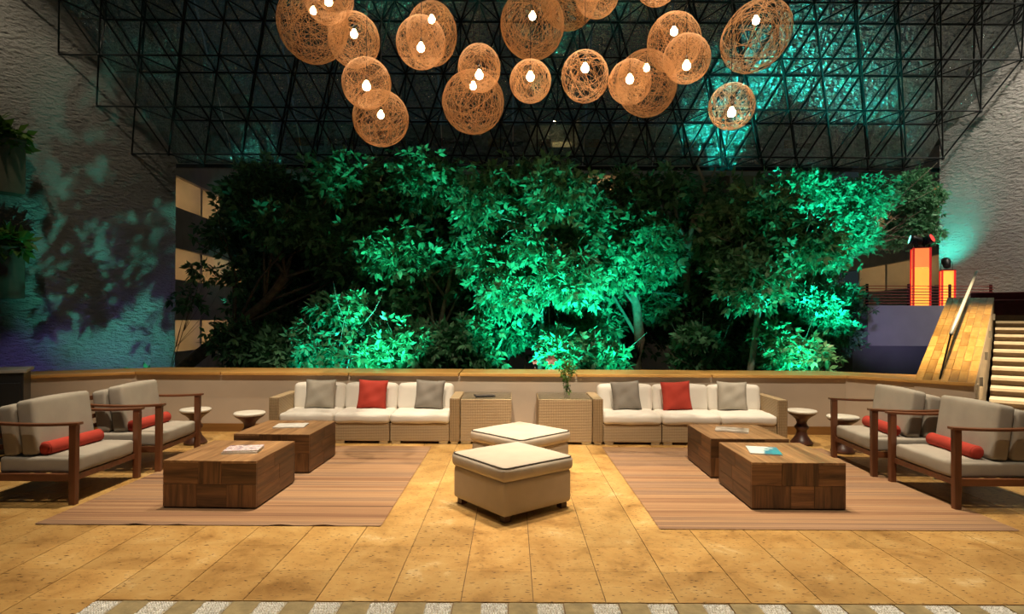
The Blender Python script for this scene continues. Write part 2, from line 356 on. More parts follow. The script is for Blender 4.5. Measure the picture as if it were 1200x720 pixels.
class MB:
    def __init__(s): s.v = []; s.f = []
    def add(s, vs, fs):
        k = len(s.v); s.v.extend([tuple(p) for p in vs]); s.f.extend([tuple(i + k for i in f) for f in fs]); return s
    def box(s, c, d, rot=None):
        x, y, z = [q / 2 for q in d]
        vs = [Vector((sx * x, sy * y, sz * z)) for sz in (-1, 1) for sy in (-1, 1) for sx in (-1, 1)]
        if rot is not None: vs = [rot @ q for q in vs]
        vs = [q + Vector(c) for q in vs]
        return s.add(vs, [(0, 2, 3, 1), (4, 5, 7, 6), (0, 1, 5, 4), (2, 6, 7, 3), (0, 4, 6, 2), (1, 3, 7, 5)])
    def prism(s, pts, z0, z1):
        n = len(pts)
        t = z1 if hasattr(z1, '__len__') else [z1] * n
        bt = z0 if hasattr(z0, '__len__') else [z0] * n
        vs = [(p[0], p[1], bt[i]) for i, p in enumerate(pts)] + [(p[0], p[1], t[i]) for i, p in enumerate(pts)]
        fs = [tuple(range(n - 1, -1, -1)), tuple(range(n, 2 * n))] + [(i, (i + 1) % n, (i + 1) % n + n, i + n) for i in range(n)]
        return s.add(vs, fs)
    def tube(s, p0, p1, r0, r1=None, n=8, caps=True):
        r1 = r0 if r1 is None else r1
        p0 = Vector(p0); p1 = Vector(p1); d = (p1 - p0)
        if d.length < 1e-6: return s
        q = d.to_track_quat('Z', 'Y'); vs = []
        for p, r in ((p0, r0), (p1, r1)):
            for i in range(n):
                a = 2 * PI * i / n
                vs.append(p + q @ Vector((math.cos(a) * r, math.sin(a) * r, 0)))
        fs = [(i, (i + 1) % n, n + (i + 1) % n, n + i) for i in range(n)]
        if caps: fs += [tuple(range(n - 1, -1, -1)), tuple(range(n, 2 * n))]
        return s.add(vs, fs)
    def path(s, pts, rad, n=6):
        """a tube along a polyline with one radius per point"""
        pts = [Vector(p) for p in pts]; vs = []
        for k, p in enumerate(pts):
            d = (pts[min(k + 1, len(pts) - 1)] - pts[max(k - 1, 0)])
            q = d.to_track_quat('Z', 'Y')
            for i in range(n):
                a = 2 * PI * i / n
                vs.append(p + q @ Vector((math.cos(a) * rad[k], math.sin(a) * rad[k], 0)))
        fs = []
        for k in range(len(pts) - 1):
            fs += [(k * n + i, k * n + (i + 1) % n, (k + 1) * n + (i + 1) % n, (k + 1) * n + i) for i in range(n)]
        fs += [tuple(range(n - 1, -1, -1)), tuple(range((len(pts) - 1) * n, len(pts) * n))]
        return s.add(vs, fs)
    def lathe(s, prof, n=24, c=(0, 0, 0)):
        vs = []
        for r, z in prof:
            for i in range(n):
                a = 2 * PI * i / n
                vs.append((c[0] + r * math.cos(a), c[1] + r * math.sin(a), c[2] + z))
        m = len(prof)
        fs = [(k * n + i, k * n + (i + 1) % n, (k + 1) * n + (i + 1) % n, (k + 1) * n + i) for k in range(m - 1) for i in range(n)]
        fs += [tuple(range(n - 1, -1, -1)), tuple(range((m - 1) * n, m * n))]
        return s.add(vs, fs)
    def mesh(s, name, smooth=False):
        me = bpy.data.meshes.new(name); me.from_pydata(s.v, [], s.f)
        if smooth: me.polygons.foreach_set('use_smooth', [True] * len(me.polygons))
        me.update(); return me
    def build(s, name, mat, parent=None, smooth=False, bevel=0.0, loc=None, rot=None, kind=None):
        return mobj(name, s.mesh(name, smooth), mat, parent, bevel, loc, rot, kind)

def mobj(name, me, mat, parent=None, bevel=0.0, loc=None, rot=None, kind=None):
    o = link(bpy.data.objects.new(name, me))
    if mat and not me.materials: me.materials.append(MAT[mat])
    if parent is not None: o.parent = parent
    if loc is not None: o.location = loc
    if rot is not None: o.rotation_euler = rot
    if bevel:
        bv = o.modifiers.new('bevel', 'BEVEL'); bv.width = bevel; bv.segments = 2; bv.limit_method = 'ANGLE'
    if kind: o['kind'] = kind
    return o

def tag(o, label, cat, group=None):
    o['label'] = label; o['category'] = cat
    if group: o['group'] = group
    return o

def struct(o, label=None, cat=None):
    o['kind'] = 'structure'
    if label: o['label'] = label
    if cat: o['category'] = cat
    return o

def thing(name, label, cat, loc=(0, 0, 0), rz=0.0, group=None):
    o = link(bpy.data.objects.new(name, None)); o.empty_display_size = 0.1
    o.location = loc; o.rotation_euler = (0, 0, rz)
    return tag(o, label, cat, group)

def copy_tree(o, parent=None):
    c = o.copy(); link(c); c.parent = parent
    for ch in list(o.children): copy_tree(ch, c)
    return c

def rounded(sx, sy, sz, r, n=12, puff=0.0, sag=0.0, wr=0.0, seed=0):
    """a soft box: rounded edges, puffed top and bottom, faint wrinkles"""
    hx, hy, hz = sx / 2, sy / 2, sz / 2
    t = np.linspace(-1, 1, n + 1); u = np.sin(t * PI / 2)
    key = {}; vs = []; fs = []
    rs = np.random.RandomState(seed); ph = rs.rand(6) * 6.28
    def vert(a, b_, c):
        k = (round(a, 5), round(b_, 5), round(c, 5))
        if k in key: return key[k]
        p = np.array([a * hx, b_ * hy, c * hz]); q = np.clip(p, [-(hx - r), -(hy - r), -(hz - r)], [hx - r, hy - r, hz - r])
        d = p - q; l = np.linalg.norm(d)
        if l > 1e-9: p = q + d / l * r
        p[2] += puff * (1 - a * a) * (1 - b_ * b_) * (1 if c > 0 else -1) * abs(c)
        p[1] += 0.5 * puff * (1 - a * a) * (1 - c * c) * b_
        p[0] += 0.5 * puff * (1 - b_ * b_) * (1 - c * c) * a
        if wr:
            p[2] += wr * (math.sin(7 * a + 3 * b_ + ph[0]) + math.sin(-4 * a + 8 * b_ + ph[1])) * (abs(c) > 0.5)
        key[k] = len(vs); vs.append(tuple(p)); return key[k]
    for ax in range(3):
        for sg in (-1, 1):
            for i in range(n):
                for j in range(n):
                    q = []
                    for (ii, jj) in ((i, j), (i + 1, j), (i + 1, j + 1), (i, j + 1)):
                        co = [0, 0, 0]; co[ax] = sg; co[(ax + 1) % 3] = u[ii]; co[(ax + 2) % 3] = u[jj]
                        q.append(vert(*co))
                    fs.append(tuple(q if sg > 0 else q[::-1]))
    me = bpy.data.meshes.new('cushion'); me.from_pydata(vs, [], fs)
    me.polygons.foreach_set('use_smooth', [True] * len(me.polygons)); me.update()
    return me

def pillow_mesh(s, t, n=14, seed=0):
    """a scatter cushion standing in the local XZ plane, thickness along Y"""
    rs = np.random.RandomState(seed); ph = rs.rand(4) * 6.28
    vs = []; fs = []
    for side in (-1, 1):
        for i in range(n + 1):
            for j in range(n + 1):
                a = -1 + 2 * i / n; c = -1 + 2 * j / n
                th = t * ((1 - a ** 4) * (1 - c ** 4)) ** 0.55
                th *= 1 + 0.10 * math.sin(5 * a + ph[0] + 3 * c) + 0.08 * math.sin(7 * c - 4 * a + ph[1])
                pull = 1 - 0.07 * (1 - c * c) * abs(a) ** 3; pull2 = 1 - 0.07 * (1 - a * a) * abs(c) ** 3
                vs.append((a * s / 2 * pull, side * th / 2, c * s / 2 * pull2))
    m = n + 1
    for sd in (0, 1):
        for i in range(n):
            for j in range(n):
                k = sd * m * m
                q = (k + i * m + j, k + (i + 1) * m + j, k + (i + 1) * m + j + 1, k + i * m + j + 1)
                fs.append(q if sd == 0 else q[::-1])
    me = bpy.data.meshes.new('pillow'); me.from_pydata(vs, [], fs)
    import bmesh
    bm = bmesh.new(); bm.from_mesh(me); bmesh.ops.remove_doubles(bm, verts=bm.verts, dist=0.0005); bm.to_mesh(me); bm.free()
    me.polygons.foreach_set('use_smooth', [True] * len(me.polygons)); me.update()
    return me

rug_rects = [(-3.67, -1.0, 4.60, 7.50), (1.14, 3.90, 4.57, 7.50)]
D = Vector((0.642, 0.767)); NN = Vector((0.767, -0.642))       # stair direction and its normal
B0 = Vector((5.32, 7.89)); B1 = Vector((5.80, 7.47))           # foot of the wooden slope
T0 = Vector((9.40, 12.90)); T1 = Vector((10.09, 12.50))        # its head
LB = Vector((-5.30, 8.45)); RB = Vector((4.72, 8.45))          # where the parapet bends
LE = LB + Vector((-0.85, -0.53)).normalized() * 4.2

# ------------------------------------------------------------------ floor
FLOOR = [(-8.8, -1.0), (12.5, -1.0), (12.5, 10.4), (10.1, 12.4), (5.8, 7.6), (4.8, 8.6), (-5.3, 8.6), (LE.x, LE.y + 0.1)]
fl_ob = struct(MB().prism(FLOOR, -0.35, -0.006).build('floor', 'grout'), 'golden travertine tiled floor with dark pits', 'floor')
def inside(p, poly):
    c = False; n = len(poly)
    for i in range(n):
        a, b_ = poly[i], poly[(i + 1) % n]
        if (a[1] > p[1]) != (b_[1] > p[1]) and p[0] < (b_[0] - a[0]) * (p[1] - a[1]) / (b_[1] - a[1]) + a[0]: c = not c
    return c
PEB_X0 = -2.342; PEB_Y0 = 2.55
cells = []
for i in range(-24, 32):
    for j in range(-11, 24):
        x0 = TX0 + i * TS; y0 = TY0 + j * TS
        if not inside((x0 + TS / 2, y0 + TS / 2), FLOOR): continue
        if j < 0 and x0 + TS / 2 > PEB_X0 and y0 + TS > PEB_Y0: continue
        if y0 < -0.9: continue
        cx, cy = x0 + TS / 2, y0 + TS / 2
        px = 600 + F * cx / cy if cy > 0.5 else 9999; py = 375 + F * H / cy if cy > 0.5 else 9999
        seen = -30 < px < 1230 and py < 735
        under = any(r[0] + 0.2 < cx < r[1] - 0.2 and r[2] + 0.2 < cy < r[3] - 0.2 for r in rug_rects)
        cells.append((0 if (seen and not under) else 1, cy, cx))
cells.sort()
tile = MB().box((0, 0, -0.009), (TS - 0.005, TS - 0.0012, 0.018)).mesh('tile'); tile.materials.append(MAT['travertine'])
rest = MB()
nt_ = 0
for k, cy, cx in cells:
    if k == 0 and nt_ < 300:
        o = mobj('tile', tile, None, fl_ob, loc=(cx, cy, 0)); nt_ += 1
    else:
        rest.box((cx, cy, -0.009), (TS - 0.005, TS - 0.0012, 0.018))
rest.build('tile_field', 'travertine', fl_ob, kind='stuff')
# inlay of white pebble panels between sandstone strips
PW = 0.311
pb = MB(); rs = random.Random(3)
w_p = 0.150; l_p = TY0 - 0.01 - PEB_Y0
y = 0.008
while y < l_p - 0.006:
    x = 0.008 + (0.006 if int(y * 1000) % 2 else 0)
    while x < w_p - 0.006:
        r = rs.uniform(0.0055, 0.0085); px_ = x + rs.uniform(-0.002, 0.002); py_ = y + rs.uniform(-0.002, 0.002); a0 = rs.random() * 6
        k = 6; vs = []
        e = rs.uniform(0.75, 1.25)
        for ring, (q, zz) in enumerate(((1.0, -0.004), (0.8, 0.003))):
            for t in range(k):
                a = a0 + 2 * PI * t / k
                vs.append((px_ + r * q * math.cos(a) * e, py_ + r * q * math.sin(a) / e, zz))
        vs.append((px_, py_, 0.0055))
        fs = [(t, (t + 1) % k, k + (t + 1) % k, k + t) for t in range(k)] + [(k + t, k + (t + 1) % k, 2 * k) for t in range(k)]
        pb.add(vs, fs)
        x += 0.0145
    y += 0.0145
peb_me = pb.mesh('pebbles', True); peb_me.materials.append(MAT['pebble'])
bed_me = MB().box((w_p / 2, l_p / 2, -0.012), (w_p, l_p, 0.018)).mesh('pebble_bed'); bed_me.materials.append(MAT['mortar'])
strip_me = MB().box(((PW - w_p) / 2, l_p / 2, -0.010), (PW - w_p - 0.006, l_p, 0.020)).mesh('stone_strip'); strip_me.materials.append(MAT['sandstone'])
k = 0
while PEB_X0 + k * PW < 5.2:
    x = PEB_X0 + k * PW
    bed = mobj('pebble_panel', bed_me, None, fl_ob, loc=(x, PEB_Y0, 0))
    mobj('pebbles', peb_me, None, bed, kind='stuff')
    mobj('stone_strip', strip_me, None, fl_ob, loc=(x + w_p + 0.003, PEB_Y0, 0))
    k += 1

# ------------------------------------------------------------------ parapet, cap, skirting
def wall_run(name, a, b_, th, z0, z1, mat):
    a = Vector(a); b_ = Vector(b_); d = (b_ - a).normalized(); n = Vector((-d.y, d.x))
    if n.y < 0: n = -n
    return struct(MB().prism([a, b_, b_ + n * th, a + n * th], z0, z1).build(name, mat))
wall_run('wall_back', LB, RB, 0.62, -4.2, 0.80, 'plaster')['label'] = 'low beige plaster parapet behind the sofas'
wall_run('wall_left_parapet', LE, LB, 0.62, -4.2, 0.80, 'plaster')['label'] = 'angled low plaster parapet behind the dark cabinet'
wall_run('wall_right_parapet', RB, B1, 0.50, -4.2, 0.80, 'plaster')['label'] = 'angled low plaster parapet joining the stair slope'
def skirting(name, a, b_):
    a = Vector(a); b_ = Vector(b_); d = (b_ - a).normalized(); n = Vector((d.y, -d.x))
    if n.y > 0: n = -n
    struct(MB().prism([a, b_, b_ + n * 0.022, a + n * 0.022], 0.0, 0.115).build(name, 'skirt_wood', bevel=0.004), 'brown wooden skirting board')
skirting('baseboard_back', LB, RB); skirting('baseboard_left', LE, LB); skirting('baseboard_right', RB, B1)
def cap_boards(name, pts_f, pts_b, cuts, label):
    root = struct(link(bpy.data.objects.new(name, None)), label)
    f0, f1 = Vector(pts_f[0]), Vector(pts_f[1]); k0, k1 = Vector(pts_b[0]), Vector(pts_b[1])
    cs = [0] + cuts + [1]
    for a, c in zip(cs[:-1], cs[1:]):
        e = 0.0008
        q = [f0.lerp(f1, a + e), f0.lerp(f1, c - e), k0.lerp(k1, c - e), k0.lerp(k1, a + e)]
        ctr = sum(q, Vector((0, 0))) / 4; ang = math.atan2(f1.y - f0.y, f1.x - f0.x)
        R2 = Matrix.Rotation(-ang, 2)
        o = MB().prism([R2 @ (p - ctr) for p in q], 0, 0.042).build('cap_board', 'cap_wood', root, bevel=0.006, loc=(ctr.x, ctr.y, 0.80), rot=(0, 0, ang))
    return root
OV = 0.05
cap_boards('trim_1', (LB + Vector((0, -OV)), RB + Vector((0, -OV))), (LB + Vector((0, 0.72)), RB + Vector((0, 0.72))), [0.12, 0.30, 0.455, 0.62, 0.81], 'wide golden wooden ledge on the parapet behind the sofas')
nl = Vector((0.53, -0.85)) * OV
cap_boards('trim_2', (LE + nl, LB + Vector((0, -OV))), (LE - nl / OV * 0.72, LB + Vector((0, 0.72))), [0.35, 0.7], 'wide golden wooden ledge on the angled parapet beside the dark cabinet')
nr = Vector((-0.70, -0.71)) * OV
cap_boards('trim_3', (RB + Vector((0, -OV)), B1 + nr), (RB + Vector((0, 0.72)), Vector((6.2, 8.4))), [0.5], 'wide golden wooden ledge leading to the stair slope')

# ------------------------------------------------------------------ wooden slope, stairs, handrail
zb, zt = 0.842, 2.12
sl = struct(MB().prism([B0, B1, T1, T0], [-3.2, -0.1, -0.1, -3.2], [zb - 0.02, zb - 0.02, zt - 0.02, zt - 0.02]).build('wall_stair_slope', 'plaster'), 'sloping balustrade beside the stairs clad in golden wood planks', 'balustrade')
def slope_pt(u, v):
    a = B0.lerp(T0, v); c = B1.lerp(T1, v); p = a.lerp(c, u)
    return Vector((p.x, p.y, zb + (zt - zb) * v))
rs = random.Random(11)
ncol = 7
for c in range(ncol):
    u0, u1 = c / ncol, (c + 1) / ncol
    v = 0.0; first = True
    while v < 0.999:
        ln = rs.uniform(0.07, 0.15)
        if first: ln *= rs.uniform(0.4, 1.0); first = False
        v1 = min(1.0, v + ln)
        if 1 - v1 < 0.04: v1 = 1.0
        q = [slope_pt(u0 + 0.004, v + 0.001), slope_pt(u1 - 0.004, v + 0.001), slope_pt(u1 - 0.004, v1 - 0.001), slope_pt(u0 + 0.004, v1 - 0.001)]
        ctr = sum(q, Vector()) / 4
        ang = math.atan2(-D.x, D.y)
        R3 = Matrix.Rotation(-ang, 3, 'Z')
        loc = [R3 @ (p - ctr) for p in q]
        dz = rs.uniform(0, 0.003)
        MB().add([(p.x, p.y, p.z - 0.02) for p in loc] + [(p.x, p.y, p.z + dz) for p in loc],
                 [(3, 2, 1, 0), (4, 5, 6, 7), (0, 1, 5, 4), (1, 2, 6, 5), (2, 3, 7, 6), (3, 0, 4, 7)]).build('plank', 'slope_wood', sl, loc=ctr, rot=(0, 0, ang))
        v = v1
# edge trim board at the foot of the slope
# stairs
S0 = B1 + NN * 0.10 + D * 0.15
RUN, RISE, NST, SW = 0.47, 0.125, 13, 3.4
st = struct(link(bpy.data.objects.new('stairs', None)), 'stone staircase with pale treads and dark risers beside the wooden slope', 'stairs')
for i in range(NST):
    a = S0 + D * (RUN * i); z = RISE * (i + 1)
    c = a + D * (RUN / 2 + 0.25) + NN * (SW / 2)
    ang = math.atan2(D.y, D.x)
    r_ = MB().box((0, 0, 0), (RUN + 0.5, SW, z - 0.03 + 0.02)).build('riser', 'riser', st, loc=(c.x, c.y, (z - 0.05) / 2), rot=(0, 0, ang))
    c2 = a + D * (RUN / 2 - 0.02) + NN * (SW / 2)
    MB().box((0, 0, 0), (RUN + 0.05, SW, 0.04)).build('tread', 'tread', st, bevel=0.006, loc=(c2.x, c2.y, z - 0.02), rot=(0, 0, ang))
    c3 = a - D * 0.025 + NN * (SW / 2)
    MB().box((0, 0, 0), (0.11, SW, 0.046)).build('nosing', 'tread', st, bevel=0.004, loc=(c3.x, c3.y, z - 0.019), rot=(0, 0, ang))
ZL = RISE * (NST + 1)
a = S0 + D * (RUN * NST)
up = [a - NN * 0.05 + D * 0.6, a - NN * 0.05, a + NN * SW, a + NN * (SW + 3.5), a + NN * (SW + 3.5) + D * 9, a - NN * 0.9 + D * 9, a - NN * 0.9 + D * 0.6]
struct(MB().prism(up, ZL - 0.5, ZL).build('floor_landing', 'riser'), 'dark upper landing at the head of the stairs')
# low steel clamps along the stair side of the slope
for v in (0.1, 0.32, 0.56, 0.8):
    p = slope_pt(1.0, v)
    MB().box((p.x + NN.x * 0.03, p.y + NN.y * 0.03, p.z - 0.16), (0.04, 0.05, 0.12), Matrix.Rotation(math.atan2(NN.y, NN.x), 3, 'Z')).build('side_clamp', 'steel', sl)
# handrail with glass panels standing on the slope
hr = thing('handrail', 'slim steel handrail on clear glass panels above the wooden slope', 'handrail', (0, 0, 0))
h0 = Vector((5.66, 7.70, 1.45)); h1 = Vector((9.68, 12.45, 2.66))
MB().tube(h0, h1, 0.024, n=12).build('rail', 'rail_steel', hr, smooth=True)
f0 = slope_pt(0.42, 0.012); f1 = slope_pt(0.42, 0.99)
h0b = Vector((f0.x, f0.y, h0.z))
for k in range(4):
    a_, c_ = k / 4 + 0.004, (k + 1) / 4 - 0.004
    q = [f0.lerp(f1, a_), f0.lerp(f1, c_)]
    t = [h0.lerp(h1, a_), h0.lerp(h1, c_)]
    off = Vector((NN.x, NN.y, 0)) * 0.006
    vs = [q[0] - off, q[1] - off, t[1] - off, t[0] - off, q[0] + off, q[1] + off, t[1] + off, t[0] + off]
    MB().add(vs, [(3, 2, 1, 0), (4, 5, 6, 7), (0, 1, 5, 4), (1, 2, 6, 5), (2, 3, 7, 6), (3, 0, 4, 7)]).build('glass_panel', 'rail_glass', hr)
MB().tube(f0, h0, 0.011, n=8).build('end_post', 'black_metal', hr)

# ------------------------------------------------------------------ stucco walls, ceiling, ground
def stucco_wall(name, a, b_, th, z0, z1, lab):
    a = Vector(a); b_ = Vector(b_); d = (b_ - a).normalized(); n = Vector((-d.y, d.x)); 
    mid = (a + b_) / 2
    if n.dot(mid) < 0: n = -n
    return struct(MB().prism([a, b_, b_ + n * th, a + n * th], z0, z1).build(name, 'stucco'), lab, 'wall')
WL0 = Vector((-11.28, 20.0)); WLd = Vector((-0.6, -0.8))
WR0 = Vector((14.05, 19.67)); WRd = Vector((0.6, -0.8))
stucco_wall('wall_left', WL0, WL0 + WLd * 15, 0.5, -4.2, 13.4, 'tall rough stucco wall with planters, washed by green light')
stucco_wall('wall_right', WR0, WR0 + WRd * 13, 0.5, -1.0, 13.4, 'tall rough stucco wall above the stair landing')
struct(MB().box((1, 7, 13.15), (44, 19.6, 0.3)).build('ceiling', 'ceiling_paint'), 'dark ceiling far above the lounge')
struct(MB().box((2, 26, -3.6), (60, 40, 0.4)).build('ground', 'soil'), 'dark garden soil below the parapet')

# ------------------------------------------------------------------ glazed roof with space frame
SG = 1.17; PG = 1.45
UG = Vector((0, -0.530, 0.848)); NG = Vector((0, -0.848, -0.530))
G0 = Vector((0.19, 20.0, 6.74))
def xl(Y): return WL0.x - 0.75 * (20.0 - Y)
def xr(Y): return WR0.x + 0.75 * (19.67 - Y)
roof = struct(link(bpy.data.objects.new('roof_space_frame', None)), 'sloping glazed roof on a dark triangulated steel space frame', 'roof')
nodes = {}
for j in range(0, 6):
    for i in range(-16, 18):
        p = G0 + Vector((1, 0, 0)) * ((i + 0.5 * (j % 2)) * SG) + UG * (j * PG)
        if xl(p.y) - 0.1 < p.x < xr(p.y) + 0.1: nodes['o', i, j] = p
        q = G0 + Vector((1, 0, 0)) * ((i + 0.5 + 0.5 * (j % 2)) * SG) + UG * (j * PG + PG * 0.42) + NG * 0.85
        if xl(q.y) - 0.15 < q.x < xr(q.y) + 0.15 and j < 5: nodes['n', i, j] = q
bars = []
for (ly, i, j), p in nodes.items():
    s_ = j % 2
    for di, dj in ((1, 0), (s_ - 1, 1), (s_, 1)):
        if (ly, i + di, j + dj) in nodes: bars.append((ly, p, nodes[ly, i + di, j + dj]))
    if ly == 'n':
        for kk in (('o', i, j), ('o', i + 1, j), ('o', i + s_, j + 1)):
            if kk in nodes: bars.append(('w', p, nodes[kk]))
unit = MB().tube((0, 0, 0), (0, 0, 1), 1.0, n=6).mesh('strut', True); unit.materials.append(MAT['frame_metal'])
def vis(bar):
    ly, p, q = bar; c = (p + q) / 2
    px = 600 + F * c.x / c.y; py = 375 - F * (c.z - H) / c.y
    if not (-10 < px < 1210 and py > -10): return 1e9
    return c.y + (0 if ly == 'n' else 2)
bars.sort(key=vis)
restb = MB()
for k, (ly, p, q) in enumerate(bars):
    r = {'o': 0.030, 'n': 0.024, 'w': 0.020}[ly]
    if k < 300:
        o = mobj('strut', unit, None, roof, loc=p); d = q - p
        o.rotation_euler = d.to_track_quat('Z', 'Y').to_euler(); o.scale = (r, r, d.length)
    else: restb.tube(p, q, r, n=5, caps=False)
restb.build('strut_field', 'frame_metal', roof, kind='stuff')
balls = MB()
for p in nodes.values(): balls.lathe([(0.02, -0.055), (0.055, -0.02), (0.055, 0.02), (0.02, 0.055)], 8, p)
balls.build('node_joints', 'frame_metal', roof, True, kind='stuff')
MB().box((G0.x + 1.2, 20.05, 6.70), (26.5, 0.10, 0.12)).build('edge_beam', 'frame_metal', roof)
back = -NG * 0.09
for j in range(5):
    pa = G0 + UG * (j * PG) + back; pb_ = G0 + UG * ((j + 1) * PG) + back
    for i in range(-9, 10):
        xs = []
        for pp in (pa, pb_):
            x0 = max(xl(pp.y), i * 2 * SG + 0.02); x1 = min(xr(pp.y), (i + 1) * 2 * SG - 0.02)
            xs.append((x0, x1))
        if xs[1][1] - xs[1][0] < 0.3: continue
        (a0, a1), (b0, b1) = xs
        if a1 < a0: a0 = a1 = (max(xl(pa.y), min(xr(pa.y), a0)))
        e = UG * 0.02; t = -NG * 0.012
        vs = [Vector((a0, 0, 0)) + Vector((0, pa.y, pa.z)) + e, Vector((a1, pa.y, pa.z)) + e, Vector((b1, pb_.y, pb_.z)) - e, Vector((b0, pb_.y, pb_.z)) - e]
        vs += [p + t for p in vs]
        MB().add(vs, [(3, 2, 1, 0), (4, 5, 6, 7), (0, 1, 5, 4), (1, 2, 6, 5), (2, 3, 7, 6), (3, 0, 4, 7)]).build('glass_pane', 'roof_glass', roof)

# ------------------------------------------------------------------ hotel wings beyond the garden
def wing(name, label, a, b_, lit, nb, floors=5):
    """floors of balcony bands with recessed, partly lit rooms; outside is on the left hand of a->b"""
    a = Vector(a); b_ = Vector(b_); d = (b_ - a).normalized(); n = Vector((-d.y, d.x)); ln = (b_ - a).length
    ang = math.atan2(d.y, d.x)
    t = thing(name, label, 'building', (a.x, a.y, -1.7), ang)
    PT = 3.2
    for k in range(floors):
        z = k * PT
        MB().box((ln / 2, -0.10, z + 0.9), (ln, 0.2, 1.8)).build('balcony_parapet', 'concrete', t)
        MB().box((ln / 2, -1.1, z + 0.7), (ln, 2.0, 0.25)).build('floor_slab', 'cream_plaster', t)
        MB().box((ln / 2, -2.2, z + PT / 2 + 0.7), (ln, 0.2, PT)).build('room_wall', 'cream_plaster', t)
        for q in range(nb):
            x0 = ln * q / nb; bw = ln / nb
            MB().box((x0, -1.15, z + PT / 2 + 0.8), (0.2, 2.0, PT - 0.3)).build('divider_wall', 'cream_plaster', t)
            dr = MB().box((x0 + bw * 0.68, -2.07, z + 1.9), (1.0, 0.06, 2.1)).build('door', 'brown_door' if (q + k) % 2 else 'curtain', t)
            if (k, q) in lit:
                MB().box((x0 + bw * 0.30, -2.07, z + 2.0), (1.3, 0.06, 1.5)).build('lit_window', 'warm_window', t)
                MB().lathe([(0.12, -0.05), (0.16, 0)], 10, (x0 + bw * 0.5, -1.0, z + PT + 0.575)).build('ceiling_lamp', 'warm_ceiling_lamp', t)
            else:
                MB().box((x0 + bw * 0.30, -2.07, z + 2.0), (1.3, 0.06, 1.5)).build('window', 'screen', t)
    return t
wing('hotel_wing', 'dark hotel wing with warmly lit balcony floors beside the green-washed stucco wall', (-15.6, 39.0), (-14.6, 22.5),
     {(k, q) for k in (0, 1, 2) for q in range(0, 5)}, 5)
wing('hotel_wing', 'rear hotel block with dark balconies glimpsed behind the trees', (21.0, 39.0), (-15.6, 39.0),
     {(1, 10), (2, 9), (2, 6), (1, 5), (1, 2), (0, 2), (1, 1), (0, 1), (3, 8), (3, 4), (4, 5), (0, 9), (2, 1), (0, 0), (1, 0)}, 11)
wing('hotel_wing', 'hotel wing with lit rooms seen beside the lantern terrace', (18.8, 22.5), (21.0, 39.0),
     {(k, q) for k in (0, 1, 2) for q in (0, 1, 2, 3)}, 5)

# ------------------------------------------------------------------ lantern terrace
TZ = 2.04
te = struct(MB().box((11.85, 17.6, 1.50), (4.7, 3.3, 1.08)).build('terrace', 'lilac_plaster'), 'raised terrace block with pale lilac-lit wall behind the wooden slope', 'terrace')
struct(MB().box((11.5, 17.8, -1.1), (4.4, 3.0, 4.1)).build('terrace_base', 'concrete', te))
ra = thing('terrace_railing', 'red metal railing of thin horizontal bars on the terrace', 'railing', (9.5, 15.95, TZ - 0.02))
for k in range(7):
    z = 0.08 + k * 0.077
    MB().tube((-0.05, 0.06, z), (3.4, 0.06, z), 0.011, n=6).build('bar', 'red_metal', ra)
    MB().tube((0.0, 0.06, z), (0.0, 3.2, z), 0.011, n=6).build('bar', 'red_metal', ra)
for x, y in ((0.03, 0.09), (1.15, 0.09), (2.25, 0.09), (3.35, 0.09), (0.03, 1.6), (0.03, 3.1)):
    MB().box((x, y, 0.21), (0.05, 0.05, 0.78)).build('post', 'maroon' if x > 0.1 else 'black_metal', ra)
def lantern(loc, w_, h, label):
    t = thing('lantern_column', label, 'lantern', loc, -0.45)
    for sx in (-1, 1):
        for sy in (-1, 1):
            MB().box((sx * (w_ / 2 - 0.02), sy * (w_ / 2 - 0.02), h / 2), (0.05, 0.05, h)).build('corner_post', 'lamp_red', t)
    n = 3 if h > 1.3 else 2
    for k in range(n):
        z0 = h * k / n + 0.01; z1 = h * (k + 1) / n - 0.01
        MB().box((0, 0, (z0 + z1) / 2), (w_ - 0.06, w_ - 0.06, z1 - z0)).build('glowing_panel', 'lamp_orange' if k == n - 1 and n == 3 else 'lamp_yellow', t)
    MB().box((0, 0, h + 0.01), (w_, w_, 0.03)).build('lid', 'red_metal', t)
    return t
lantern((11.45, 16.75, TZ), 0.43, 1.62, 'tall glowing yellow and red lantern column on the terrace')
lantern((13.55, 18.6, TZ), 0.36, 1.16, 'shorter glowing lantern column nearest the stucco wall')
def stage_light(loc, yaw, pitch, lens, label, beam=None):
    t = thing('stage_light', label, 'spotlight', loc, yaw)
    R = Matrix.Rotation(pitch, 3, 'Y')
    def tr(mb): mb.v = [tuple(R @ Vector(p) + Vector((0, 0, 0.20))) for p in mb.v]; return mb
    prof = [(0.05, -0.16), (0.10, -0.13), (0.115, 0.02), (0.13, 0.05), (0.13, 0.15), (0.12, 0.15)]
    mb = MB().lathe(prof, 16); mb.v = [(p[2], p[1], -p[0]) for p in mb.v]
    tr(mb).build('housing', 'black_metal', t, True)
    mb = MB().lathe([(0.115, 0.0), (0.115, 0.01)], 16); mb.v = [(p[2] + 0.145, p[1], -p[0]) for p in mb.v]
    tr(mb).build('lens', lens, t)
    MB().box((0, 0.15, 0.12), (0.04, 0.012, 0.22)).box((0, -0.15, 0.12), (0.04, 0.012, 0.22)).box((0, 0, 0.012), (0.04, 0.31, 0.012)).build('yoke', 'black_metal', t)
    MB().box((0, 0, 0.01), (0.16, 0.16, 0.02)).build('base', 'black_metal', t)
    if beam:                                            # the lamp's own light, just in front of its lens
        name, power, col, cone = beam
        ax = Matrix.Rotation(yaw, 3, 'Z') @ (R @ Vector((1, 0, 0)))
        p = Vector(loc) + Vector((0, 0, 0.20)) + ax * 0.19
        spot(name, p, p + ax, power, col, cone, 0.9, 0.08)
    return t
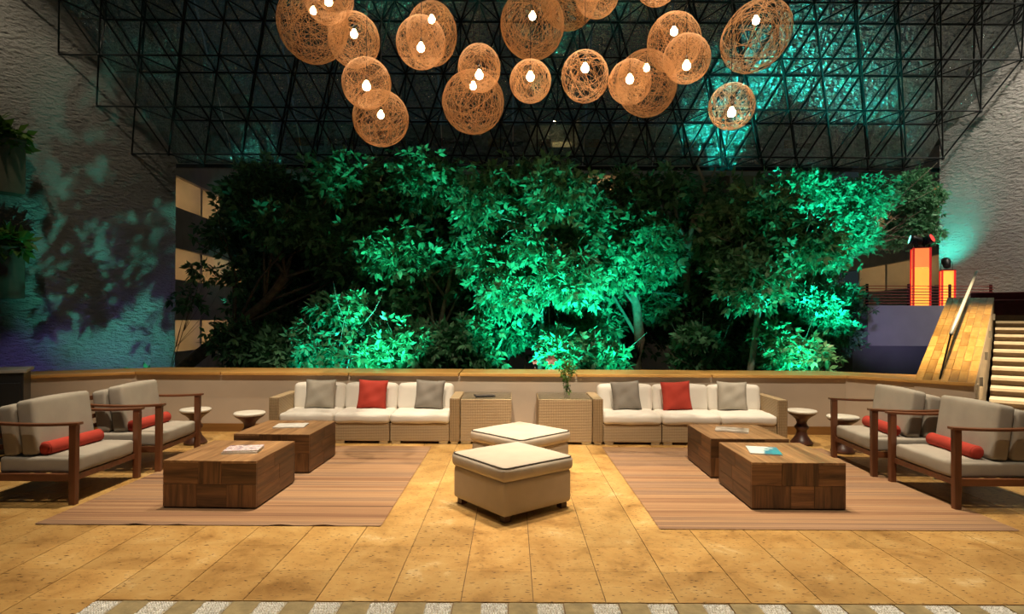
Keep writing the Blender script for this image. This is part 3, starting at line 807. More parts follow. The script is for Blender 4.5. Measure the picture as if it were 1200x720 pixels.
MAT['lens_cyan'] = emit('lens_cyan', (0.25, 1.0, 0.85), 2.5)
MAT['lens_red'] = emit('lens_red', (1.0, 0.06, 0.05), 1.0)
LT = TZ + 1.62 + 0.025
stage_light((11.29, 16.72, LT), 2.72, -0.25, 'lens_cyan', 'black stage light with teal lens on top of the tall lantern', ('stage_light_teal', 420, CYAN, 110))
stage_light((11.61, 16.74, LT), -1.0, -0.4, 'lens_red', 'black stage light glowing red on top of the tall lantern', ('stage_light_red', 200, (1.0, 0.04, 0.05), 70))
stage_light((13.52, 18.6, TZ + 1.16 + 0.025), 1.1, -0.75, 'screen', 'black stage light on top of the shorter lantern', ('stage_light_wall', 200, CYAN, 120))
# maroon bench at the head of the stairs
bn = thing('bench', 'low maroon bench against the wall at the head of the stairs', 'bench', (11.55, 14.0, ZL), -0.7)
MB().box((0, 0, 0.19), (1.3, 0.5, 0.38)).build('seat', 'maroon', bn, bevel=0.02)
MB().box((0, 0.22, 0.42), (1.3, 0.10, 0.30)).build('backrest', 'maroon', bn, bevel=0.02)

# ------------------------------------------------------------------ foliage
def leaves_mesh(name, centres, radii, n_groups, size, seed, per=5, flat=0.6, stray_f=0.28):
    rs = np.random.RandomState(seed)
    centres = np.array(centres); radii = np.array(radii)
    wts = radii[:, 0] * radii[:, 1] * radii[:, 2]; wts = wts ** 0.8; wts /= wts.sum()
    ci = rs.choice(len(centres), n_groups, p=wts)
    d = rs.normal(size=(n_groups, 3)); d /= np.linalg.norm(d, axis=1)[:, None]
    rad = rs.rand(n_groups) ** 0.45
    stray = rs.rand(n_groups) < stray_f
    rad = np.where(stray, 0.9 + 0.6 * rs.rand(n_groups), rad)
    P = centres[ci] + d * rad[:, None] * radii[ci]
    # each group: a twig end with leaflets fanning out
    out = d * 0.8 + rs.normal(size=(n_groups, 3)) * 0.6 + np.array([0, 0, -0.15]); out /= np.linalg.norm(out, axis=1)[:, None]
    upv = np.array([0, 0, 1.0]) * flat + rs.normal(size=(n_groups, 3)) * 0.55
    side = np.cross(out, upv); side /= (np.linalg.norm(side, axis=1)[:, None] + 1e-9)
    nrm = np.cross(side, out)
    V = []; 
    for k in range(per):
        a = (k - (per - 1) / 2) * (2.2 / max(per - 1, 1)) + rs.normal(size=n_groups) * 0.25
        ld = out * np.cos(a)[:, None] + side * np.sin(a)[:, None] + nrm * (rs.normal(size=n_groups) * 0.25)[:, None] - np.array([0, 0, 0.22])
        ld /= np.linalg.norm(ld, axis=1)[:, None]
        ls = np.cross(nrm, ld); ls /= (np.linalg.norm(ls, axis=1)[:, None] + 1e-9)
        ln = size * (0.65 + 0.7 * rs.rand(n_groups))[:, None]
        b0 = P + ld * ln * 0.12
        fold = nrm * ln * 0.07
        V.append(np.stack([b0, b0 + ld * ln * 0.45 + ls * ln * 0.22 + fold, b0 + ld * ln, b0 + ld * ln * 0.45 - ls * ln * 0.22 + fold], axis=1))
    V = np.concatenate(V, axis=0).reshape(-1, 3)
    nq = len(V) // 4
    me = bpy.data.meshes.new(name)
    me.vertices.add(len(V)); me.vertices.foreach_set('co', V.astype(np.float32).ravel())
    me.loops.add(nq * 4); me.loops.foreach_set('vertex_index', np.arange(nq * 4, dtype=np.int32))
    me.polygons.add(nq); me.polygons.foreach_set('loop_start', np.arange(0, nq * 4, 4, dtype=np.int32))
    me.update(calc_edges=True); me.validate()
    return me

def at(px, py, Y): return Vector(((px - 600) / F * Y, Y, H - (py - 375 - 0.0055 * (px - 600)) / F * Y))

def tree(name, label, base_px, Y, crown, nleaf, size, seed, mat='leaf', bark='bark', trunk_r=0.10, fork=None, lean=0.0, group=None, zbase=-3.42, per=5, branches=True, trunk_px=None, stray=0.28):
    """crown: list of (px, py, dY, radius) lobes, turned into world-space ellipsoids round the tree's own place"""
    rs = random.Random(seed)
    bx = (base_px - 600) / F * Y
    t = thing(name, label, 'tree', (bx, Y, zbase), 0, group)
    lobes = [at(px, py, Y + dy) - Vector((bx, Y, zbase)) for px, py, dy, r in crown]
    rad = [(r, r, r * 0.8) for *_, r in crown]
    zs = [p.z for p in lobes]; zf = fork if fork is not None else min(zs) * 0.75
    mb = MB()
    cx = sum(p.x for p in lobes) / len(lobes)
    top = Vector((cx * 0.5 + lean, 0, zf))
    pts = []
    for k in range(7):
        u = k / 6
        pts.append(Vector((top.x * u ** 1.3 + rs.uniform(-1, 1) * 0.05 * (0 < k < 6), rs.uniform(-1, 1) * 0.05, zf * u)))
    if trunk_px:
        o_ = Vector((bx, Y, zbase)); q = [at(x, y, Y - 0.3) - o_ for x, y in trunk_px]
        pts = [Vector((q[0].x, q[0].y, 0))] + q
        while len(pts) < 7: pts.insert(1, pts[0].lerp(pts[1], 0.5))
    n_ = len(pts)
    mb.path(pts, [trunk_r * (1.25 - 0.7 * k / (n_ - 1)) for k in range(n_)], 8)
    mb.build('trunk', bark, t, True)
    if branches:
        br = MB()
        for p in lobes:
            s = pts[-1] if fork else pts[rs.randint(4, 6)]
            mid = s.lerp(p, 0.5) + Vector((rs.uniform(-.2, .2), rs.uniform(-.2, .2), rs.uniform(0, .35)))
            q = [s, s.lerp(mid, 0.5), mid, mid.lerp(p, 0.5) + Vector((0, 0, 0.08)), p]
            r0 = min(trunk_r * 0.55, 0.045)
            br.path(q, [r0, r0 * .8, r0 * .6, r0 * .4, r0 * .2], 6)
            for _ in range(4):
                e = p + Vector((rs.uniform(-1, 1), rs.uniform(-1, 1), rs.uniform(-.5, .9))) * 0.7
                br.path([mid.lerp(p, .4), mid.lerp(e, 0.75), e], [r0 * .35, r0 * .2, r0 * .08], 4)
        br.build('branches', bark, t, True)
    mobj('foliage', leaves_mesh('foliage', lobes, rad, nleaf, size, seed, per, stray_f=stray), mat, t, kind='stuff')
    return t

def lobes(n, x0, x1, y0, y1, r0, r1, seed, dy=1.0):
    rs = random.Random(seed); o = []
    for k in range(n): o.append((rs.uniform(x0, x1), rs.uniform(y0, y1), rs.uniform(-dy, dy), rs.uniform(r0, r1)))
    return o

GT = 'trees in the lit garden'
tree('garden_tree', 'dark tree with thick leaning trunk beside the lit balconies', 215, 14.5,
     lobes(15, 300, 430, 215, 330, 0.5, 0.8, 1) + [(262, 275, 0, .45), (290, 250, 0, .5), (285, 320, 0, .45), (285, 400, 0, .45), (325, 380, 0.5, .55), (275, 230, 0, .4)],
     4600, 0.19, 1, 'leaf', 'bark', 0.17, group=GT, trunk_px=[(205, 440), (235, 415), (275, 385), (310, 355), (335, 325)])
tree('garden_shrub', 'small shrub lit brilliant turquoise just beyond the ledge', 392, 12.0,
     [(385, 365, 0, .36), (405, 380, 0.1, .34), (368, 385, 0, .32), (395, 405, 0, .30), (415, 358, 0, .26)], 420, 0.19, 2, 'leaf', 'pale_bark', 0.04, group='shrubs')
tree('garden_tree', 'high-crowned tree with teal-dappled leaves over the turquoise shrub', 445, 15.0,
     lobes(14, 410, 540, 212, 285, 0.5, 0.85, 3), 5250, 0.158, 3, 'leaf', 'bark', 0.11, group=GT)
tree('garden_tree', 'mid-green loose tree between the turquoise shrub and the bright centre tree', 520, 13.6,
     lobes(14, 440, 580, 290, 400, 0.42, 0.7, 4), 3750, 0.176, 4, 'leaf', 'bark', 0.07, group=GT, trunk_px=[(505, 440), (512, 400), (522, 350), (530, 310)])
tree('garden_tree', 'bright teal tree with slim pale trunk at the garden centre', 634, 12.8,
     lobes(18, 570, 700, 210, 345, 0.36, 0.66, 5) + [(645, 402, -.2, .28), (605, 395, .2, .34), (632, 205, 0, .4)], 5750, 0.158, 5, 'leaf', 'pale_bark', 0.05, group=GT,
     trunk_px=[(633, 440), (635, 390), (637, 340), (633, 290), (630, 240), (632, 200)])
tree('garden_tree', 'tree with drooping mint-lit leaves and thick dark trunk', 748, 13.6,
     lobes(14, 670, 770, 215, 340, 0.42, 0.72, 6) + [(700, 385, 0, .45), (775, 360, .3, .5)], 5250, 0.158, 6, 'leaf', 'bark', 0.15, group=GT, trunk_px=[(748, 440), (750, 400), (746, 360), (735, 320)])
tree('garden_tree', 'shadowy tree with green lower leaves beside the dark trunk', 810, 15.2,
     lobes(11, 775, 870, 300, 410, 0.45, 0.75, 7), 3250, 0.167, 7, 'leaf', 'bark', 0.10, group=GT, trunk_px=[(830, 440), (815, 410), (800, 385), (790, 350)])
tree('garden_tree', 'slender tree with forked turquoise trunk rising from the ledge', 884, 12.2,
     lobes(14, 855, 950, 235, 340, 0.34, 0.58, 8), 3750, 0.145, 8, 'leaf', 'pale_bark', 0.07, group=GT, trunk_px=[(879, 440), (884, 405), (887, 375), (895, 350), (905, 320)])
tree('garden_tree', 'broad fine-leaved tree glowing teal beside the stucco wall', 930, 17.2,
     [(x, min(y, 278) if x > 975 else y, d, r * 0.8 if x > 975 else r) for x, y, d, r in lobes(26, 925, 1040, 225, 320, 0.5, 0.85, 9, 1.2)] + [(1082, 232, 1.6, .55), (1078, 255, 1.6, .5), (1060, 268, 1.6, .5), (1055, 235, 1.6, .6), (1070, 215, 1.6, .5), (1045, 280, 1.6, .45), (1088, 275, 1.7, .4)], 16000, 0.125, 9, 'leaf_fine', 'bark', 0.16, group=GT, stray=0.1, fork=6.4)
tree('garden_tree', 'dark fine-leaved tree below the glowing broad crown', 960, 14.8,
     lobes(12, 920, 990, 350, 400, 0.4, 0.6, 10), 3800, 0.12, 10, 'leaf_fine', 'bark', 0.10, group=GT, stray=0.1)
tree('garden_shadow_sapling', 'sparse sapling in front of the lit balconies with low leaves added to shadow the stucco wall', 190, 13.9,
     [(222, 345, 0, .34), (238, 318, 0, .3), (150, 450, 0, .4), (112, 500, .1, .4), (128, 475, 0, .4), (142, 515, 0, .4), (158, 485, 0, .4)], 300, 0.17, 12, 'leaf', 'bark', 0.03, group='shrubs')  # low lobes, unseen below the ledge, added to cast leaf shadows on wall_left
# a nearly bare forked tree
t = thing('garden_tree', 'nearly bare tree with pale forked limbs under the roof edge', 'tree', ((805 - 600) / F * 14, 14, -3.42), 0, GT)
def P14(px, py, dy=0): return at(px, py, 14 + dy) - Vector(((805 - 600) / F * 14, 14, -3.42))
MB().path([(0, 0, 0), P14(800, 400), P14(803, 340), P14(806, 295)], [.13, .11, .10, .09], 8).build('trunk', 'pale_bark', t, True)
b_ = MB()
for q in ([(806, 295), (812, 255), (826, 225), (838, 196)], [(806, 295), (795, 265), (788, 235), (791, 200)], [(812, 255), (830, 250), (848, 238), (862, 225)],
          [(812, 262), (828, 280), (850, 272)], [(826, 225), (822, 208), (816, 194)], [(795, 265), (780, 250), (772, 228)]):
    b_.path([P14(x, y, k * 0.1) for k, (x, y) in enumerate(q)], [.065 - .045 * k / (len(q) - 1) for k in range(len(q))], 6)
b_.build('branches', 'pale_bark', t, True)
mobj('foliage', leaves_mesh('foliage', [P14(790, 215), P14(850, 230), P14(770, 235), P14(850, 275)], [(.5, .5, .4)] * 4, 260, 0.22, 77), 'leaf', t, kind='stuff')
# background trees, dark
for k, (px, y0, y1, sd) in enumerate(((350, 210, 400, 21), (450, 300, 420, 22), (560, 215, 400, 23), (700, 260, 420, 24), (840, 240, 420, 25), (895, 330, 430, 26))):
    lab = ['dense dark tree behind the leaning trunk', 'dark tree behind the turquoise shrub', 'dark tree behind the mid-green loose tree', 'dark tree behind the thick dark trunk',
           'dark tree behind the pale bare limbs', 'dark low tree behind the glowing broad crown'][k]
    tree('garden_tree', lab, px, 16.3, lobes(22, px - 62, px + 62, y0, y1, 0.35, 0.7, sd), 4600, 0.17, sd, 'leaf', 'bark', 0.14, group='dark trees at the back of the garden')
# shrubs along the ledge
for k, (px, Y, r, mt, lab) in enumerate((
        (345, 12.2, .55, 'leaf', 'dark leafy shrub between leaning trunk and turquoise shrub'),
        (470, 12.0, .55, 'leaf', 'green shrub beyond the ledge behind the sofa with the tablet table'),
        (545, 12.2, .60, 'leaf', 'leafy green shrub beyond the ledge behind the tablet table'),
        (690, 11.8, .48, 'leaf', 'teal shrub beyond the ledge behind the vase'),
        (835, 12.6, .45, 'leaf', 'green shrub at the foot of the forked turquoise trunk'),
        (930, 12.0, .55, 'leaf_fine', 'feathery teal shrub beyond the ledge near the slope'),
        (300, 12.6, .45, 'leaf', 'dark shrub below the leaning trunk'))):
    tree('garden_shrub', lab, px, Y, lobes(6, px - 32, px + 32, 395, 428, r * .6, r * .85, 40 + k, .4), 700, 0.16 if mt != 'leaf_fine' else .14, 60 + k, mt, 'bark', 0.045, group='shrubs', zbase=-3.42)
# pale pink flowers
for k, (px, py) in enumerate(((646, 422), (627, 424))):
    p = at(px, py, 9.55)
    t = thing('garden_flower', ['pale pink flower just beyond the ledge near the vase', 'small pink flower beside the slim pale trunk'][k], 'flower', (p.x, p.y, -3.42))
    z = p.z + 3.42
    MB().path([(0, 0, 0), (0.05, 0, z * 0.6), (0, 0, z)], [0.015, 0.012, 0.008], 5).build('stem', 'pale_bark', t, True)
    fm = MB()
    for q in range(6):
        a = q * PI / 3; c, s = math.cos(a), math.sin(a); R_ = 0.10 if k == 0 else 0.055
        fm.add([(0, 0, z), (c * R_ * .5 - s * R_ * .3, -0.03, z + s * R_ * .5 + c * R_ * .3), (c * R_, -0.06, z + s * R_), (c * R_ * .5 + s * R_ * .3, -0.03, z + s * R_ * .5 - c * R_ * .3)], [(0, 1, 2, 3)])
    fm.build('petals', 'petal', t)

# wall planters with ferns on the left stucco wall
for k, (z0, z1, lab) in enumerate(((4.95, 6.45, 'concrete wall planter with a fern high on the green-washed stucco wall'), (2.1, 3.52, 'concrete wall planter with a fern low on the green-washed stucco wall'))):
    c = WL0 + WLd * 5.45; n = Vector((0.8, -0.6)); c = c + n * 0.28
    t = thing('wall_planter', lab, 'planter', (c.x, c.y, z0), math.atan2(0.8, 0.6), 'wall planters')
    h = z1 - z0
    MB().box((0, 0, h / 2 - 0.03), (2.6, 0.55, h - 0.06)).build('trough', 'planter', t, bevel=0.02)
    MB().box((0, -0.0, h - 0.04), (2.64, 0.59, 0.08)).build('rim', 'planter', t, bevel=0.02)
    mobj('fern', leaves_mesh('fern', [(-1 + 0.4 * q, -0.10, h + 0.12) for q in range(6)], [(.30, .17, .24)] * 6, 160, 0.34, 90 + k, 5), 'leaf_pot', t, kind='stuff')

# ------------------------------------------------------------------ rugs
for r, lab in zip(rug_rects, ('brown striped woven rug under the table with the stacked magazines', 'brown striped woven rug under the table with the teal booklet')):
    sx, sy = r[1] - r[0], r[3] - r[2]
    nx, ny = 24, 24; vs = []; fs = []
    rs = random.Random(int(sx * 100))
    for i in range(nx + 1):
        for j in range(ny + 1):
            zz = 0.006 + (0.012 * max(0, math.sin(i * 1.9 + 1)) ** 6 if j == 0 and r[0] < 0 else 0)
            vs.append((-sx / 2 + sx * i / nx, -sy / 2 + sy * j / ny, zz))
    for i in range(nx):
        for j in range(ny): fs.append((i * (ny + 1) + j, (i + 1) * (ny + 1) + j, (i + 1) * (ny + 1) + j + 1, i * (ny + 1) + j + 1))
    mb = MB().add(vs, fs).box((0, 0, 0.003), (sx - 0.01, sy - 0.01, 0.005))
    tag(mb.build('rug', 'rug', loc=((r[0] + r[1]) / 2, (r[2] + r[3]) / 2, 0.0)), lab, 'rug', 'striped rugs')

# ------------------------------------------------------------------ ottomans
def make_ottoman():
    t = thing('ottoman', '', 'ottoman', group='square ottomans')
    s = 0.73
    b_ = mobj('body', rounded(s, s, 0.28, 0.03, 10, 0.006), 'linen', t, loc=(0, 0, 0.19))
    cu = mobj('seat_cushion', rounded(s + 0.035, s + 0.035, 0.125, 0.045, 14, 0.014, seed=3), 'linen', t, loc=(0, 0, 0.385))
    e = (s + 0.035) / 2 - 0.012
    pts = []
    for k in range(4):
        cx, cy = ((1, 1), (-1, 1), (-1, -1), (1, -1))[k]
        for q in range(5):
            a = k * PI / 2 + q * PI / 8
            pts.append((cx * (e - 0.04) + math.cos(a) * 0.04, cy * (e - 0.04) + math.sin(a) * 0.04, 0.437))
    pts.append(pts[0])
    MB().path(pts, [0.0055] * len(pts), 6).build('piping', 'piping', cu, True, loc=(0, 0, -0.385))
    for sx in (-1, 1):
        for sy in (-1, 1): MB().box((sx * (s / 2 - 0.06), sy * (s / 2 - 0.06), 0.028), (0.06, 0.06, 0.056)).build('foot', 'stool_wood', t)
    return t
o1 = make_ottoman(); o1.location = (0.005, 5.16, 0); o1.rotation_euler.z = math.radians(38.5)
o1['label'] = 'square beige linen ottoman with dark piping, standing clear on the tiles'
o2 = copy_tree(o1); o2.location = (0.095, 6.27, 0); o2.rotation_euler.z = math.radians(45)
o2['label'] = 'square beige linen ottoman nearer the two wicker side tables'

# ------------------------------------------------------------------ coffee tables of wooden blocks
def make_table(seed):
    rs = random.Random(seed)
    t = thing('coffee_table', '', 'coffee table', group='wooden block coffee tables')
    W, Dp, Hh = 0.79, 0.83, 0.395
    MB().box((0, 0, Hh / 2 + 0.004), (W - 0.02, Dp - 0.02, Hh - 0.03)).build('core', 'walnut_x', t)
    def blk(c, d, m_): MB().box((0, 0, 0), d).build('block', m_, t, loc=c, bevel=0.0015)
    th = 0.022
    for sy in (-1, 1):
        for row in range(2):
            cuts = [0, rs.uniform(.28, .38), rs.uniform(.62, .72), 1] if row else [0, rs.uniform(.3, .42), rs.uniform(.66, .74), 1]
            for k in range(3):
                x0, x1 = -W / 2 + W * cuts[k], -W / 2 + W * cuts[k + 1]
                zz = 0.012 + (row + .5) * (Hh - 0.012 - 0.0) / 2
                blk(((x0 + x1) / 2, sy * (Dp / 2 - th / 2 + rs.uniform(-.0012, .0012)), zz), (x1 - x0 - .002, th, (Hh - .012) / 2 - .002), 'walnut_z' if (k + row) % 2 == 0 else 'walnut_x')
    for sx in (-1, 1):
        for row in range(3):
            cuts = [0, rs.uniform(.3, .6), 1]
            for k in range(2):
                y0, y1 = -Dp / 2 + th + (Dp - 2 * th) * cuts[k], -Dp / 2 + th + (Dp - 2 * th) * cuts[k + 1]
                zz = 0.012 + (row + .5) * (Hh - .012) / 3
                blk((sx * (W / 2 - th / 2 + rs.uniform(-.0012, .0012)), (y0 + y1) / 2, zz), (th, y1 - y0 - .002, (Hh - .012) / 3 - .002), 'walnut_y')
    nb = 7
    for k in range(nb):
        x0 = -W / 2 + W * k / nb
        MB().box((0, 0, 0), (W / nb - .0015, Dp, 0.02)).build('top_board', 'walnut_top', t, loc=(x0 + W / nb / 2, 0, Hh - .004), bevel=0.001)
    return t
TB = [((-2.51, 5.405), -0.025, 'wooden block coffee table holding a stack of two glossy magazines'), ((-2.46, 6.57), -0.03, 'wooden block coffee table holding one white magazine'),
      ((2.43, 5.45), -0.01, 'wooden block coffee table holding the white and teal booklet'), ((2.42, 6.46), -0.01, 'wooden block coffee table holding a grey brochure')]
for k, ((x, y), a, lab) in enumerate(TB):
    t = make_table(50 + k); t.location = (x, y, 0.0065); t.rotation_euler.z = a; t['label'] = lab
TT = 0.0065 + 0.395 + 0.006
def magazine(loc, rz, w_, l_, th, cover, label, group='magazines on the coffee tables'):
    t = thing('magazine', label, 'magazine', loc, rz, group)
    MB().box((0, 0, th / 2), (w_ - .004, l_ - .004, th - .002)).build('pages', 'pages', t)
    MB().box((0, 0, th - .0008), (w_, l_, .0016)).box((0, 0, .0008), (w_, l_, .0016)).box((-w_ / 2, 0, th / 2), (.0016, l_, th)).build('cover', cover, t)
    return t
magazine((-2.405, 5.36, TT), 0.13, 0.30, 0.235, 0.016, 'cover_white', 'white magazine underneath the glossy pink one')
magazine((-2.40, 5.365, TT + .016), 0.17, 0.295, 0.23, 0.014, 'cover_pink', 'glossy pink and dark printed magazine on top of its stack')
magazine((-2.44, 6.62, TT), 0.10, 0.33, 0.25, 0.012, 'cover_white', 'single white magazine on a wooden block table')
magazine((2.31, 5.47, TT), -0.25, 0.27, 0.32, 0.012, 'cover_teal', 'white and teal booklet on a wooden block table')
magazine((2.40, 6.50, TT), -0.38, 0.34, 0.26, 0.014, 'cover_grey', 'grey printed brochure on a wooden block table')

# ------------------------------------------------------------------ armchairs (facing +X)
def make_chair():
    t = thing('armchair', '', 'armchair', group='wooden armchairs')
    hw = 0.43
    for sy in (-1, 1):
        MB().add([(0.340, sy * hw - .026, 0), (0.395, sy * hw - .026, 0), (0.395, sy * hw + .026, 0), (0.340, sy * hw + .026, 0),
                  (0.340, sy * hw - .026, 0.68), (0.403, sy * hw - .026, 0.68), (0.403, sy * hw + .026, 0.68), (0.340, sy * hw + .026, 0.68)],
                 [(3, 2, 1, 0), (4, 5, 6, 7), (0, 1, 5, 4), (1, 2, 6, 5), (2, 3, 7, 6), (3, 0, 4, 7)]).build('front_leg', 'mahogany_z', t, bevel=0.005)
        # rear leg kicks back and carries the arm and back
        pr = [(-0.42, 0.0), (-0.37, 0.0), (-0.30, 0.24), (-0.335, 0.66), (-0.345, 0.735), (-0.39, 0.735), (-0.38, 0.66), (-0.36, 0.24)]
        n = len(pr)
        vs = [(x, sy * hw - .022, z) for x, z in pr] + [(x, sy * hw + .022, z) for x, z in pr]
        MB().add(vs, [tuple(range(n)), tuple(range(2 * n - 1, n - 1, -1))] + [(i, i + n, (i + 1) % n + n, (i + 1) % n) for i in range(n)]).build('rear_leg', 'mahogany_z', t, bevel=0.004)
        # arm: slim board with a shallow dip
        am = MB(); vs = []; K = 10
        for k in range(K + 1):
            u = k / K; x = 0.425 - u * 0.83; z = 0.682 - 0.016 * math.sin(PI * u) + 0.004 * u; ww = 0.036 - 0.010 * u
            vs += [(x, sy * hw - ww, z), (x, sy * hw + ww, z), (x, sy * hw + ww, z + .022), (x, sy * hw - ww, z + .022)]
        fs = [(3, 2, 1, 0), (K * 4, K * 4 + 1, K * 4 + 2, K * 4 + 3)]
        for k in range(K):
            for q in range(4): fs.append((k * 4 + q, k * 4 + (q + 1) % 4, k * 4 + 4 + (q + 1) % 4, k * 4 + 4 + q))
        am.add(vs, fs).build('arm', 'mahogany', t, bevel=0.003)
        MB().box((0.0, sy * (hw - .002), 0.230), (0.70, 0.034, 0.062)).build('side_rail', 'mahogany', t, bevel=0.003)
    MB().box((0.352, 0, 0.222), (0.03, 2 * hw - .05, 0.052)).build('front_rail', 'mahogany', t, bevel=0.003)
    MB().box((-0.32, 0, 0.222), (0.03, 2 * hw - .05, 0.052)).build('rear_rail', 'mahogany', t, bevel=0.003)
    for k, z in enumerate((0.36, 0.46, 0.56, 0.66, 0.75)):
        x = -0.345 - 0.06 * max(0, (z - 0.4)) / 0.46
        MB().box((x, 0, z), (0.018, 2 * hw - .04, 0.045), Matrix.Rotation(-0.12, 3, 'Y')).build('back_slat', 'mahogany', t, bevel=0.003)
    for k in range(5):
        MB().box((-0.26 + k * 0.14, 0, 0.246), (0.06, 2 * hw - .05, 0.014)).build('seat_slat', 'mahogany', t)
    mobj('seat_cushion', rounded(0.68, 0.77, 0.14, 0.026, 16, 0.010, wr=0.0015, seed=1), 'grey_fabric', t, loc=(0.03, 0, 0.322))
    mobj('back_cushion', rounded(0.15, 0.72, 0.48, 0.03, 16, 0.012, seed=2), 'grey_fabric', t, loc=(-0.095, 0, 0.635), rot=(0, -0.14, 0))
    mobj('rear_cushion', rounded(0.14, 0.73, 0.44, 0.03, 14, 0.008, seed=5), 'grey_fabric', t, loc=(-0.255, 0, 0.61), rot=(0, -0.14, 0))
    return t
def bolster(chair, label):
    c = chair.location; a = chair.rotation_euler.z
    t = thing('bolster', label, 'bolster pillow', (0, 0, 0), 0, 'red bolster pillows')
    p = Matrix.Rotation(a, 3, 'Z') @ Vector((0.064, -0.02, 0)); t.location = (c.x + p.x, c.y + p.y, c.z + 0.4535); t.rotation_euler.z = a - 0.06
    prof = [(0.02, -0.325), (0.045, -0.322), (0.056, -0.31), (0.059, -0.28), (0.060, 0.0), (0.059, 0.28), (0.056, 0.31), (0.045, 0.322), (0.02, 0.325)]
    mb = MB().lathe(prof, 20); mb.v = [(p_[0], p_[2], p_[1]) for p_ in mb.v]
    mb.f = [f[::-1] for f in mb.f]
    mb.build('cover', 'red_fabric', t, True)
    for s_ in (-1, 1):
        q = MB().lathe([(0.0585, -0.004), (0.0615, 0), (0.0585, 0.004)], 20); q.v = [(p_[0], p_[2] + s_ * 0.305, p_[1]) for p_ in q.v]
        q.build('seam', 'red_fabric', t, True)
    return t
CH = [((-4.11, 5.54), 0.0, 'wooden armchair with grey cushions beside the dark steel-topped cabinet', 'red bolster on the armchair beside the dark cabinet'),
      ((-4.06, 6.62), 0.06, 'wooden armchair with grey cushions opposite the single white magazine', 'red bolster on the armchair opposite the white magazine'),
      ((4.17, 5.53), PI, 'wooden armchair with grey cushions in front of the stone stairs', 'red bolster on the armchair in front of the stairs'),
      ((4.13, 6.56), PI - 0.06, 'wooden armchair with grey cushions below the wooden slope, next to a stool', 'red bolster on the armchair below the wooden slope')]
ch0 = make_chair()
for k, ((x, y), a, lab, lab2) in enumerate(CH):
    c = ch0 if k == 0 else copy_tree(ch0)
    c.location = (x, y, 0.003 if k else 0.0); c.rotation_euler.z = a; c['label'] = lab
    bolster(c, lab2)

# ------------------------------------------------------------------ sofas
def sofa(x0, x1, cuts, label):
    yf, yb = 7.65, 8.40
    t = thing('wicker_sofa', label, 'sofa', ((x0 + x1) / 2, yf, 0), 0, 'wicker sofas')
    cx = (x0 + x1) / 2; aw = 0.13
    MB().box((x0 + aw / 2 - cx, (yb - yf) / 2, 0.31), (aw, yb - yf, 0.56)).build('arm', 'wicker', t, bevel=0.012)
    MB().box((x1 - aw / 2 - cx, (yb - yf) / 2, 0.31), (aw, yb - yf, 0.56)).build('arm', 'wicker', t, bevel=0.012)
    MB().box((0, yb - yf - 0.05, 0.34), (x1 - x0 - 2 * aw, 0.10, 0.50)).build('back_panel', 'wicker', t, bevel=0.01)
    xs = [x0 + aw] + cuts + [x1 - aw]
    for k in range(3):
        a, c = xs[k] - cx, xs[k + 1] - cx
        MB().box(((a + c) / 2, (yb - yf) / 2 - 0.045, 0.15), (c - a - 0.012, yb - yf - 0.11, 0.23)).build('seat_base', 'wicker', t, bevel=0.008)
        mobj('seat_cushion', rounded(c - a - 0.006, 0.66, 0.125, 0.04, 14, 0.016, wr=0.003, seed=k + int(abs(x1) * 9)), 'white_fabric', t, loc=((a + c) / 2, 0.315, 0.327))
        mobj('back_cushion', rounded(c - a - 0.012, 0.17, 0.36, 0.05, 14, 0.02, seed=k + 20), 'white_fabric', t, loc=((a + c) / 2, 0.585, 0.535), rot=(-0.12, 0, 0))
        for xx in (a + 0.08, c - 0.08):
            MB().box((xx, 0.05, 0.0165), (0.11, 0.05, 0.033)).build('foot', 'steel', t)
    for xx in (x0 - cx + aw / 2, x1 - cx - aw / 2):
        for yy in (0.05, 0.65): MB().box((xx, yy, 0.016), (0.09, 0.06, 0.032)).build('foot', 'steel', t)
    return t
sofa(-3.11, -0.665, [-2.28, -1.56], 'white-cushioned wicker sofa beside the side table with the dark tablet')
sofa(1.045, 3.54, [1.93, 2.69], 'white-cushioned wicker sofa beside the side table with the plant vase')
def cushion(px, mat, label, rz, tilt, sd, s=0.40):
    Y = 8.05; x = (px - 600) / F * Y
    t = tag(mobj('scatter_cushion', pillow_mesh(s, 0.15, seed=sd), mat), label, 'cushion', 'scatter cushions on the sofas')
    t.location = (x, Y, 0.395 + s / 2 - 0.01); t.rotation_euler = (-0.24, tilt, rz)
cushion(376, 'light_grey_fabric', 'light grey square cushion on the sofa beside the tablet table', 0.12, 0.02, 1)
cushion(437, 'red_fabric', 'red square cushion on the sofa beside the tablet table', 0.0, 0.03, 2)
cushion(504, 'dark_grey_fabric', 'dark grey square cushion on the sofa beside the tablet table', -0.1, 0.03, 3)
cushion(734, 'dark_grey_fabric', 'dark grey square cushion on the sofa beside the vase table', 0.1, -0.05, 4)
cushion(793, 'red_fabric', 'red square cushion on the sofa beside the vase table', 0.0, -0.05, 5)
cushion(858.5, 'light_grey_fabric', 'light grey square cushion on the sofa beside the vase table', -0.08, 0.02, 6)

